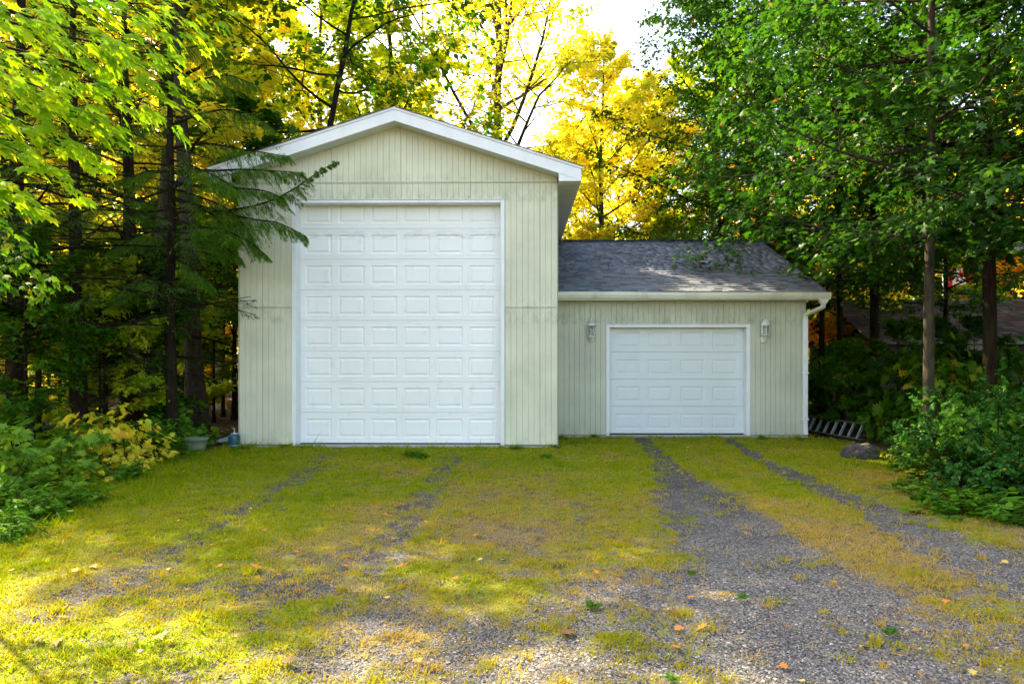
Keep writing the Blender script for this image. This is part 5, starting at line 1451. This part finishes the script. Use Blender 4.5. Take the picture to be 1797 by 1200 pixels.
# --- near maple whose boughs hang in from the upper left
near = root_at('near_maple_tree', (-6.6, 4.6, 0), 'lime yellow maple hanging in from the upper left corner', 'tree')
rg = np.random.default_rng(44)
paths = []
for (a, b, c_) in [((-160, -60, 5.2), (120, 10, 4.9), (330, 45, 4.7)), ((-160, -10, 5.2), (100, 60, 4.8), (300, 100, 4.6)), ((-160, 40, 5.0), (60, 95, 4.7), (310, 150, 4.6)),
                   ((-160, 70, 5.2), (60, 120, 5.0), (280, 190, 4.8)), ((-160, 120, 4.8), (20, 160, 4.6), (200, 225, 4.5)), ((-160, 150, 5.0), (0, 200, 4.6), (150, 260, 4.4)),
                   ((-160, -90, 4.6), (60, -20, 4.4), (300, 10, 4.3)), ((-160, 220, 4.7), (-30, 240, 4.5), (70, 290, 4.4)), ((-160, -50, 4.4), (20, 20, 4.2), (200, 70, 4.1)),
                   ((-160, -120, 5.5), (120, -50, 5.2), (400, 10, 5.0)), ((-160, 280, 4.6), (-60, 300, 4.5), (30, 340, 4.4)), ((-160, 60, 4.3), (-20, 120, 4.2), (120, 170, 4.1))]:
    A = np.array([pt(*a), pt(*b), pt(*c_)]); n = 8; t_ = np.linspace(0, 1, n)[:,None]
    paths.append((1-t_)**2*A[0]+2*t_*(1-t_)*(2*A[1]-.5*A[0]-.5*A[2])+t_**2*A[2])
LP = np.array(paths); K = len(LP)
bp = [tubes(LP, np.linspace(.014, .003, 8)[None].repeat(K, 0), 6)]
m = 20; ss = .18+.8*(np.arange(m)[None]+rg.random((K, m)))/m
p, tg_ = sample(LP, ss); side, nr = sideframe(tg_.reshape(-1, 3)); side = side.reshape(K, m, 3)
sgn = np.where(np.arange(m)[None] % 2 == 0, 1, -1)[...,None]
d = tg_*1.0+side*sgn*rg.uniform(.4, .9, (K, m, 1))+rg.normal(0, .12, (K, m, 3))+np.array([0, 0, -.12])
TW = grow(rg, p.reshape(-1, 3), d.reshape(-1, 3), rg.uniform(.14, .42, K*m), 4, .08, -.06)
bp.append(tubes(TW, np.full(len(TW), .0028)[:,None]*np.array([1, .8, .6, .4])[None], 4))
K3 = len(TW); m = 7
ss = .25+.75*rg.random((K3, m)); p, tg_ = sample(TW, ss); side, nr = sideframe(tg_.reshape(-1, 3)); side = side.reshape(K3, m, 3)
d = (tg_*.8+side*rg.choice([-1, 1], (K3, m))[...,None]*.5+rg.normal(0, .16, (K3, m, 3))+np.array([.6, -.1, -.30])).reshape(-1, 3)
nn = np.array([.30, -.32, 1.])+rg.normal(0, .22, (K3*m, 3)); pp = p.reshape(-1, 3)+rg.normal(0, .02, (K3*m, 3))
sz = rg.uniform(.07, .135, K3*m); tint = np.clip(.36+np.repeat(rg.normal(0, .14, K3), m)+rg.normal(0, .12, K3*m), 0, 1)
# leaf pieces: the 300 nearest as objects sharing eight meshes, the rest joined
cam0 = np.array([0, 0, EYE]); rel = pp-cam0
uu = CX+F_PX*(rel[:,0]*math.cos(YAW)+rel[:,1]*math.sin(YAW))/(rel[:,1]*math.cos(YAW)-rel[:,0]*math.sin(YAW))
vv = HZ-F_PX*rel[:,2]/rel[:,1]
vis = (uu > 5) & (uu < 1790) & (vv > 5)
order = np.argsort(np.where(vis, np.linalg.norm(rel, axis=1)/sz, 1e9))
single = order[:300]; rest = np.setdiff1d(np.arange(len(pp)), single)
lm = []
for k in range(8):
    v, f, t_ = leaves(MAPLE if k % 2 else MAPLE_THIN, np.zeros((1, 3)), np.array([[0, 1., 0]]), np.array([[0, 0, 1.]]), 1.0, np.array([.3+.09*k]))
    me = np_mesh('leaf', v, f, {'tint': t_}); me.materials.append(M['leaf_near']); lm.append(me)
for j in single:
    y_ = norm(d[j]); x_ = norm(np.cross(y_, nn[j])); z_ = np.cross(x_, y_)
    o = link('leaf', lm[int(np.clip((tint[j]-.3)/.09, 0, 7))])
    mw = Matrix(((x_[0], y_[0], z_[0], 0), (x_[1], y_[1], z_[1], 0), (x_[2], y_[2], z_[2], 0), (0, 0, 0, 1)))
    o.rotation_mode = 'QUATERNION'; o.rotation_quaternion = mw.to_quaternion(); o.scale = (sz[j],)*3; o.location = tuple(pp[j])
    adopt(near, o)
hl = rest[::2]; h2 = rest[1::2]
a1 = leaves(MAPLE_THIN, pp[hl], d[hl], nn[hl], sz[hl], tint[hl]); a2 = leaves(MAPLE, pp[h2], d[h2], nn[h2], sz[h2], tint[h2])
o = link('foliage', np_mesh('foliage', np.concatenate([a1[0], a2[0]]), np.concatenate([a1[1], a2[1]+len(a1[0])]), {'tint': np.concatenate([a1[2], a2[2]])}), M['leaf_near'])
adopt(near, o); o['kind'] = 'stuff'
# trunk and feeder limbs reach the boughs' outer ends
tz = np.array([[-6.6+.03*math.sin(z), 4.6, z] for z in np.linspace(-.05, 7.5, 12)])
tV, tF = tubes(tz[None], np.linspace(.16, .06, 12)[None], 14)
feed = np.array([[[-6.6, 4.6, max(.6, q[0][2]-.7)], (np.array([-6.6, 4.6, q[0][2]-.35])+q[0])/2+np.array([0, 0, .05]), q[0]] for q in LP])
bp.append(tubes(feed, np.array([.03, .022, .014])[None].repeat(K, 0), 6))
bV, bF = join(bp)
adopt(near, link('trunk', np_mesh('trunk', tV, tF, None, True), M['bark_grey'])); adopt(near, link('branches', np_mesh('branches', bV, bF, None, True), M['bark_dark']))

# second, darker green bough lower on the left edge
low = root_at('green_sapling', (*P(-150, 5.4)[:2], 0), 'green maple sapling leaning in at the left edge', 'sapling')
rg = np.random.default_rng(45)
LPs = []
for (a, c_) in [((-150, 400, 5.4), (110, 500, 5.0)), ((-150, 350, 5.4), (60, 440, 5.0)), ((-150, 320, 5.4), (40, 370, 5.0)), ((-150, 460, 5.4), (80, 520, 5.1))]:
    A = [pt(*a), pt(*c_)]; t_ = np.linspace(0, 1, 6)[:,None]; q = A[0]*(1-t_)+A[1]*t_; q[:,2] += .05*np.sin(np.linspace(0, np.pi, 6)); LPs.append(q)
LPs = np.array(LPs); K = len(LPs); m = 90
p, tg_ = sample(LPs, rg.random((K, m))); side, _ = sideframe(tg_.reshape(-1, 3))
d = tg_.reshape(-1, 3)*.8+side*rg.choice([-1, 1], (K*m, 1))*.6+rg.normal(0, .2, (K*m, 3))+np.array([0, 0, -.3])
v, f, t_ = leaves(MAPLE_THIN, p.reshape(-1, 3)+rg.normal(0, .04, (K*m, 3)), d, np.array([0, -.2, 1.])+rg.normal(0, .35, (K*m, 3)), rg.uniform(.06, .11, K*m), rg.random(K*m))
adopt(low, link('foliage', np_mesh('foliage', v, f, {'tint': t_}), M['leaf_green']))
tz = np.array([[P(-150, 5.4)[0], P(-150, 5.4)[1], z] for z in np.linspace(-.05, 3.2, 8)])
g1 = tubes(LPs, np.linspace(.009, .002, 6)[None].repeat(K, 0), 5)
adopt(low, link('stem', np_mesh('stem', *tubes(tz[None], np.linspace(.03, .012, 8)[None], 8), None, True), M['bark_dark'])); adopt(low, link('branches', np_mesh('branches', *g1, None, True), M['bark_dark']))
# ------------------------------------------------------------------ shrubs and weeds
def bush(seed, R_, H, shape, lsize, nstem=26, nleaf=70, flat=.5, updir=.9, spread=1.0, tiltn=.4, dens_top=1.0):
    rg = np.random.default_rng(seed)
    a = rg.random(nstem)*6.283; r = rg.random(nstem)**.5*R_*.55
    P0 = np.stack([r*np.cos(a), r*np.sin(a), np.zeros(nstem)], -1)
    D = np.stack([np.cos(a)*spread*r/R_*1.3, np.sin(a)*spread*r/R_*1.3, np.full(nstem, updir)], -1)+rg.normal(0, .22, (nstem, 3))
    Ln = H*rg.uniform(.6, 1.15, nstem)
    SP = grow(rg, P0, D, Ln, 6, .12, .0, -.25)
    m = 6; ss = .2+.8*(np.arange(m)[None]+rg.random((nstem, m)))/m
    p, tg_ = sample(SP, ss); side, nr = sideframe(tg_.reshape(-1, 3)); ang = rg.random((nstem*m, 1))*6.283
    d = side*np.cos(ang)+nr*np.sin(ang)+tg_.reshape(-1, 3)*.5+np.array([0, 0, .1])
    TW = grow(rg, p.reshape(-1, 3), d, rg.uniform(.12, .38, nstem*m)*H, 4, .12, -.06)
    sv = join([tubes(SP, np.linspace(.011, .003, 6)[None].repeat(nstem, 0)*(H/1.0)**.5, 4), tubes(TW, np.linspace(.004, .0015, 4)[None].repeat(len(TW), 0), 3)])
    allp = TW; K = len(allp); m = max(2, nleaf*nstem//K)
    p, tg_ = sample(allp, .15+.85*rg.random((K, m))); side, nr = sideframe(tg_.reshape(-1, 3))
    d = tg_.reshape(-1, 3)*.6+side*rg.choice([-1, 1], (K*m, 1))*rg.uniform(.4, 1, (K*m, 1))+rg.normal(0, .2, (K*m, 3))+np.array([0, 0, -.2])
    nn = np.array([0, 0, 1.])+rg.normal(0, tiltn, (K*m, 3))+.5*norm(p.reshape(-1, 3)*np.array([1, 1, 0])+1e-6)
    tint = np.clip(.45+np.repeat(rg.normal(0, .15, K), m)+rg.normal(0, .12, K*m), 0, 1); tint[rg.random(K*m) < .012] = 1
    v, f, t_ = leaves(shape, p.reshape(-1, 3)+rg.normal(0, lsize*.2, (K*m, 3)), d, nn, lsize*rg.uniform(.6, 1.2, K*m), tint)
    v[:,2] = np.maximum(v[:,2], .004)
    return {'stems': np_mesh('stems', *sv, None, True), 'foliage': np_mesh('foliage', v, f, {'tint': t_})}
def plant(name, ms, loc, rz, sc, leafm, label, cat='shrub', group=None, zs=1.0):
    ro = thing(name, (loc[0], loc[1], -.03), rz, label, cat, group); ro.scale = (sc, sc, sc*zs)
    for k in ('stems', 'foliage'):
        me = ms[k]
        if not len(me.materials): me.materials.append(leafm)
        o = bpy.data.objects.new(k, me); C.objects.link(o); o.parent = ro
        o.material_slots[0].link = 'OBJECT'; o.material_slots[0].material = leafm if k == 'foliage' else M['bark_dark']
    return ro
M['leaf_sapling'] = leaf_mat('yellow_green_sapling_leaves', [(0, (0.05, 0.15, 0.015)), (0.5, (0.14, 0.30, 0.02)), (1.0, (0.32, 0.42, 0.03))], .45)
M['leaf_weed'] = leaf_mat('fresh_green_weed_leaves', [(0, (0.03, 0.11, 0.006)), (0.5, (0.08, 0.22, 0.008)), (1.0, (0.19, 0.34, 0.012))], .4)
M['leaf_grey'] = leaf_mat('grey_green_broad_leaves', [(0, (0.04, 0.10, 0.06)), (1.0, (0.12, 0.22, 0.15))], .25)
BMAP = bush(101, .55, .85, MAPLE, .15, 14, 42, tiltn=.35)
BMAP2 = bush(102, .5, .7, MAPLE, .13, 12, 40, tiltn=.35)
BHEX = bush(103, .8, 1.0, HEX, .055, 40, 230)
BHEX2 = bush(104, .8, 1.15, HEX, .05, 40, 250)
BWEED = bush(105, .35, .45, LANCE, .11, 22, 44, tiltn=.5)
BWEED2 = bush(106, .3, .35, HEX, .07, 20, 40, tiltn=.5)
BSTALK = bush(107, .35, .95, LANCE, .12, 16, 70, updir=1.6, spread=.5)
def Q(u, v): p = on_ground(u, v); return (p[0], p[1])
L_ = [
    ('maple_seedling', BMAP, (55, 835), 1.15, 'leaf_sapling', 'lime green maple seedling at the left edge', 1.0),
    ('maple_seedling', BMAP2, (130, 812), 1.15, 'leaf_sapling', 'yellow green maple seedling below the hemlock trunks', 1.0),
    ('maple_seedling', BMAP, (205, 815), .68, 'leaf_yellow', 'bright yellow maple seedling in the left border', 1.5),
    ('maple_seedling', BMAP2, (150, 812), .55, 'leaf_orange', 'small orange maple seedling beside the yellow one', 1.55),
    ('maple_seedling', BMAP2, (232, 824), .45, 'leaf_yellow', 'low golden maple seedling at the grass edge', .9),
    ('maple_seedling', BMAP2, (160, 842), .5, 'leaf_yellow', 'little yellow seedling over the leaf litter', .8),
    ('broad_leaf_shrub', BMAP2, (95, 780), 1.25, 'leaf_grey', 'grey green broad leaved shrub before the dark trunk', 1.35),
    ('broad_leaf_shrub', BMAP, (270, 772), 1.1, 'leaf_weed', 'green broad leaved shrub left of the leaning trunk', 1.05),
    ('broad_leaf_shrub', BMAP2, (322, 780), 1.0, 'leaf_weed', 'green broad leaved shrub in front of the leaning trunk', 1.05),
    ('weed_clump', BSTALK, (285, 802), 1.0, 'leaf_weed', 'feathery green stalks beside the broad leaved shrubs', .75),
    ('weed_clump', BSTALK, (255, 798), .8, 'leaf_weed', 'taller leafy stalks behind the golden seedling', .8),
    ('weed_clump', BWEED, (212, 838), .75, 'leaf_weed', 'dark green tuft below the yellow seedling', .8),
    ('weed_clump', BWEED2, (318, 796), .9, 'leaf_sapling', 'pale green tuft in front of the green tub', .8),
    ('weed_clump', BWEED, (12, 895), 1.0, 'leaf_weed', 'tall fresh green weeds at the left edge', 1.0),
    ('weed_clump', BWEED2, (50, 905), 1.0, 'leaf_weed', 'round leaved green weeds by the left edge', .9),
    ('weed_clump', BWEED, (105, 888), .75, 'leaf_weed', 'bright green weeds beside the leaf litter', .8),
    ('weed_clump', BWEED2, (148, 878), .85, 'leaf_weed', 'low green weeds spreading onto the lawn', .6),
    ('weed_clump', BWEED, (-5, 940), .8, 'leaf_weed', 'green weeds lowest at the left edge', .7),
    ('maple_seedling', BMAP, (-15, 870), 1.0, 'leaf_sapling', 'maple seedling half outside the left edge', 1.0),
    ('maple_seedling', BMAP2, (95, 845), .9, 'leaf_sapling', 'lime seedling in front of the grey green shrub', .9),
    # right
    ('leafy_bush', BHEX, (1690, 850), .7, 'leaf_green', 'yellow flecked green bush at the front of the right bank', .72),
    ('leafy_bush', BHEX2, (1745, 868), .88, 'leaf_bush', 'blue green bush nearest the driveway on the right', .95),
    ('leafy_bush', BHEX, (1820, 872), 1.0, 'leaf_bush', 'large blue green bush at the right edge', 1.1),
    ('leafy_bush', BHEX2, (1725, 830), .9, 'leaf_bush', 'arching green bush right of the grey oak trunk', 1.15),
    ('leafy_bush', BHEX, (1785, 835), 1.08, 'leaf_bush', 'tall dense bush in front of the dark shed', 1.2),
    ('leafy_bush', BHEX2, (1640, 822), .55, 'leaf_green', 'low green bush beside the boulder', .75),
    ('maple_seedling', BMAP, (1700, 850), .8, 'leaf_weed', 'hanging light green leaves amid the right bushes', 1.5),
    ('weed_clump', BWEED2, (1700, 893), 1.2, 'leaf_weed', 'low green weeds at the foot of the right bushes', .6),
    ('weed_clump', BWEED2, (1620, 862), 1.0, 'leaf_sapling', 'pale weeds left of the right bushes', .6),
    ('weed_clump', BWEED, (1780, 905), 1.0, 'leaf_weed', 'green weeds by the right edge of the driveway', .6),
]
rt = random.Random(99)
for nm, ms, uv, sc, lf, lab, zs in L_:
    if uv[0] < 400 and lf != 'leaf_yellow' and lf != 'leaf_orange': sc *= .86
    plant(nm, ms, Q(*uv), rt.random()*6.28, sc, M[lf], lab, 'shrub' if 'bush' in nm or 'shrub' in nm else ('seedling' if 'seedling' in nm else 'weeds'), None, zs)
# mid-distance green maple saplings in the shade right of the low garage
for (u, D, sc, zs, lf, lab) in [(1600, 12.6, 1.2, 1.7, 'leaf_green', 'green maple sapling left of the grey oak trunk'), (1540, 16.0, 1.3, 1.6, 'leaf_green', 'green maple sapling behind the ladder'),
                          (1690, 12.6, 1.3, 1.5, 'leaf_sapling', 'olive maple sapling below the shed window'), (1760, 13.4, 1.4, 1.6, 'leaf_green', 'maple sapling before the right end of the shed'), (1645, 13.2, 1.3, 1.8, 'leaf_green', 'tall maple sapling just behind the grey oak trunk'),
                          (1480, 15.5, 1.4, 1.7, 'leaf_green', 'dim maple sapling beyond the ladder')]:
    p_ = P(u, D); plant('maple_sapling', BMAP if sc > 1.32 else BMAP2, p_[:2], rt.random()*6.28, sc, M[lf], lab, 'sapling', None, zs)
# creeping weeds where walls meet the ground
for (u, v, sc) in [(500, 783, .30), (408, 790, .3), (432, 786, .22), (905, 786, .25), (975, 783, .3), (985, 768, .3), (1045, 766, .25), (1340, 768, .25), (1405, 770, .3), (720, 797, .45), (735, 800, .4), (960, 800, .3), (1215, 1000, .09), (1040, 1055, .13), (1300, 1040, .09), (1180, 1180, .09), (1560, 1100, .1)]:
    plant('weed_tuft', BWEED if sc < .3 else BWEED2, Q(u, v), rt.random()*6.28, sc, M['leaf_weed'], 'small green weed tuft '+('at the foot of the garage walls' if v < 810 else 'in the open driveway gravel'), 'weeds', 'small weed tufts '+('along the walls' if v < 810 else 'in the gravel'), .7)

# ------------------------------------------------------------------ fallen leaves
rg = np.random.default_rng(8)
# litter on the forest floor and thin scatter on grass (stuff)
n = 26000
y = 4 + 22*rg.random(n)**1.3; x = (rg.random(n)*2-1)*(.85*y+1)
g, b, f = ground_weights(x, y)
k = ((rg.random(n) < f) | (rg.random(n) < .035)) & ~in_garage(x, y)
x, y, g = x[k], y[k], g[k]; n = len(x)
v, f_, t_ = leaves(RHOMB, np.stack([x, y, ground_z(x, y, g)+.012], -1), rg.normal(0, 1, (n, 3))*np.array([1, 1, .15]), np.array([0, 0, 1.])+rg.normal(0, .35, (n, 3)), np.where(f[k] > .5, rg.uniform(.04, .10, n), rg.uniform(.015, .04, n)), rg.random(n)**1.3)
tag(link('leaf_litter', np_mesh('leaf_litter', v, f_, {'tint': t_}), M['litter']), 'brown leaf litter on the forest floor', None, None, 'stuff')
# twigs and needles on the low roof
n = 420
x = rg.uniform(LX0+.1, EXR-.1, n); u = rg.random(n)**.6; x = np.where(rg.random(n) < .6, LX1-rg.random(n)**.7*3.2, x)
y = YE+.05+(LRY-YE-.2)*rg.random(n)*np.where(x > 3.8, 1, .9)
z = np.array([zr(q) for q in y])+.022
v, f_, t_ = leaves(RHOMB, np.stack([x, y, z], -1), rg.normal(0, 1, (n, 3))*np.array([1, .9, .1])+np.array([0, 0, 0]), np.array([0, -.44, 1.])+rg.normal(0, .25, (n, 3)), rg.uniform(.02, .06, n), rg.random(n)**.8)
tag(link('roof_litter', np_mesh('roof_litter', v, f_, {'tint': t_}), M['litter']), 'brown needles and bits of leaf on the low roof', None, None, 'stuff')
# countable leaves
def fl_mesh(k, shape):
    v, f, t_ = leaves(shape, np.array([[0, -.5, 0.]]), np.array([[0, 1., 0]]), np.array([[0, 0, 1.]]), 1.0, np.array([k]))
    v[:,2] += .10*np.abs(v[:,0])*2+.05*np.sin(v[:,1]*5)+.04
    return np_mesh('fallen_leaf', v, f, {'tint': t_})
FT = [fl_mesh(.55, MAPLE), fl_mesh(.9, MAPLE_THIN), fl_mesh(.97, MAPLE), fl_mesh(.7, OAK)]
M['leaf_fallen_orange'] = leaf_mat('orange_fallen_leaves', [(0, (0.45, 0.14, 0.03)), (1, (0.60, 0.24, 0.05))], .15, .03)
M['leaf_fallen_yellow'] = leaf_mat('yellow_fallen_leaves', [(0, (0.50, 0.36, 0.06)), (1, (0.65, 0.50, 0.12))], .15, .03)
spots = [(1000, 1097, .13, 'b'), (833, 935, .07, 'o'), (690, 912, .06, 'y'), (535, 858, .06, 'b'), (440, 885, .05, 'y'), (855, 823, .07, 'o'), (570, 829, .05, 'b'), (629, 810, .05, 'y'), (452, 990, .09, 'o'), (165, 990, .09, 'o'), (282, 1113, .09, 'o'),
         (68, 1118, .11, 'b'), (505, 1153, .09, 'b'), (100, 1122, .07, 'o'), (115, 1078, .07, 'o'), (330, 876, .05, 'b'), (205, 870, .06, 'y'), (168, 875, .07, 'o'), (145, 908, .06, 'y'), (716, 962, .05, 'b'), (605, 985, .06, 'o'), (1230, 1093, .07, 'o'),
         (1190, 1125, .06, 'o'), (1047, 1000, .05, 'o'), (1340, 842, .06, 'o'), (1376, 826, .06, 'y'), (1189, 823, .05, 'y'), (1225, 839, .06, 'o'), (1260, 793, .06, 'o'), (1290, 797, .05, 'b'), (1360, 788, .07, 'o'), (1375, 787, .06, 'y'), (1352, 793, .06, 'o'),
         (1330, 805, .05, 'y'), (1150, 790, .05, 'b'), (1410, 782, .05, 'o'), (1230, 800, .05, 'b'), (1205, 792, .05, 'o'), (990, 790, .05, 'b'), (1560, 790, .06, 'o'), (1534, 812, .06, 'o'), (975, 795, .05, 'o'), (410, 830, .06, 'b'), (386, 990, .06, 'o'),
         (800, 1008, .05, 'o'), (705, 985, .05, 'o'), (130, 1000, .06, 'y'), (20, 998, .06, 'y'), (1310, 925, .04, 'o'), (1087, 1010, .06, 'b'), (1210, 1040, .06, 'o'), (490, 1000, .05, 'o')]
for _ in range(70):
    uu_, vv_ = rt.uniform(0, 1797), 800+380*rt.random()**1.2
    if ground_weights(*[np.array([q]) for q in on_ground(uu_, vv_)[:2]])[2][0] < .3: spots.append((uu_, vv_, rt.uniform(.03, .06), rt.choice('bbboy')))
for _ in range(34):
    spots.append((rt.choice([rt.uniform(965, 1120), rt.uniform(1150, 1500)]), rt.uniform(776, 826), rt.uniform(.04, .075), rt.choice('bobo')))
gname = {'b': ('brown dry leaf fallen on the worn driveway', 'brown leaves fallen on the driveway', 'litter'), 'o': ('orange maple leaf fallen on the grass and gravel', 'orange leaves fallen on the driveway', 'leaf_fallen_orange'), 'y': ('yellow leaf fallen on the mossy grass', 'yellow leaves fallen on the driveway', 'leaf_fallen_yellow')}
for i, (u, v, s, k) in enumerate(spots):
    p = on_ground(u, v); gw = ground_weights(np.array([p[0]]), np.array([p[1]]))[0]; z = float(ground_z(np.array([p[0]]), np.array([p[1]]), gw)[0])
    me = FT[i % 4]
    if not len(me.materials): me.materials.append(M['litter'])
    o = bpy.data.objects.new('fallen_leaf', me); C.objects.link(o)
    o.material_slots[0].link = 'OBJECT'; o.material_slots[0].material = M[gname[k][2]]
    o.location = (p[0], p[1], z+(.036 if v < 830 else .024)); o.rotation_euler = (rt.uniform(-.3, .3), rt.uniform(-.3, .3), rt.random()*6.28); sc = s*rt.uniform(.9, 1.15); o.scale = (sc,)*3
    place = 'at the foot of the garages' if v < 815 else ('on the left grass' if u < 620 else ('in the middle of the driveway' if u < 1120 else 'beside the right wheel tracks'))
    size = 'large ' if s > .1 else ''
    tag(o, size+{'b': 'brown dry leaf', 'o': 'orange maple leaf', 'y': 'yellow leaf'}[k]+' fallen '+place, 'leaf', gname[k][1]+', '+place)
for i in range(30):
    x = rt.choice([rt.uniform(LX0+.3, EXR-.3), rt.uniform(3.6, EXR-.1)]); y = rt.uniform(YE+.1, LRY-.4)
    o = bpy.data.objects.new('fallen_leaf', FT[i % 4]); C.objects.link(o); o.material_slots[0].link = 'OBJECT'; o.material_slots[0].material = M[rt.choice(['litter', 'leaf_fallen_orange', 'litter'])]
    o.location = (x, y, zr(y)+.025); o.rotation_euler = (math.atan(.44), 0, rt.random()*6.28); sc = rt.uniform(.06, .12); o.scale = (sc,)*3
    tag(o, 'dry leaf lying on the grey shingles of the low garage', 'leaf', 'leaves on the low garage roof')
# overhead wire from the tall garage to the trees
a = Vector((XR+.02, 17.0, 5.0)); b2 = Vector(P(1560, 19)); b2.z = 5.6
g = G(); n = 20
g.tube([a.lerp(b2, i/n)+Vector((0, 0, -.35*math.sin(math.pi*i/n))) for i in range(n+1)], .006, 5)
o = g.build('overhead_cable', M['rubber']); tag(o, 'thin dark cable running from the tall garage into the right trees', 'cable')
for o in list(bpy.data.objects):
    if '_base' in o: del o['_base']
print('TRIS', sum(len(m_.polygons) for m_ in bpy.data.meshes), 'objects', len(bpy.data.objects))
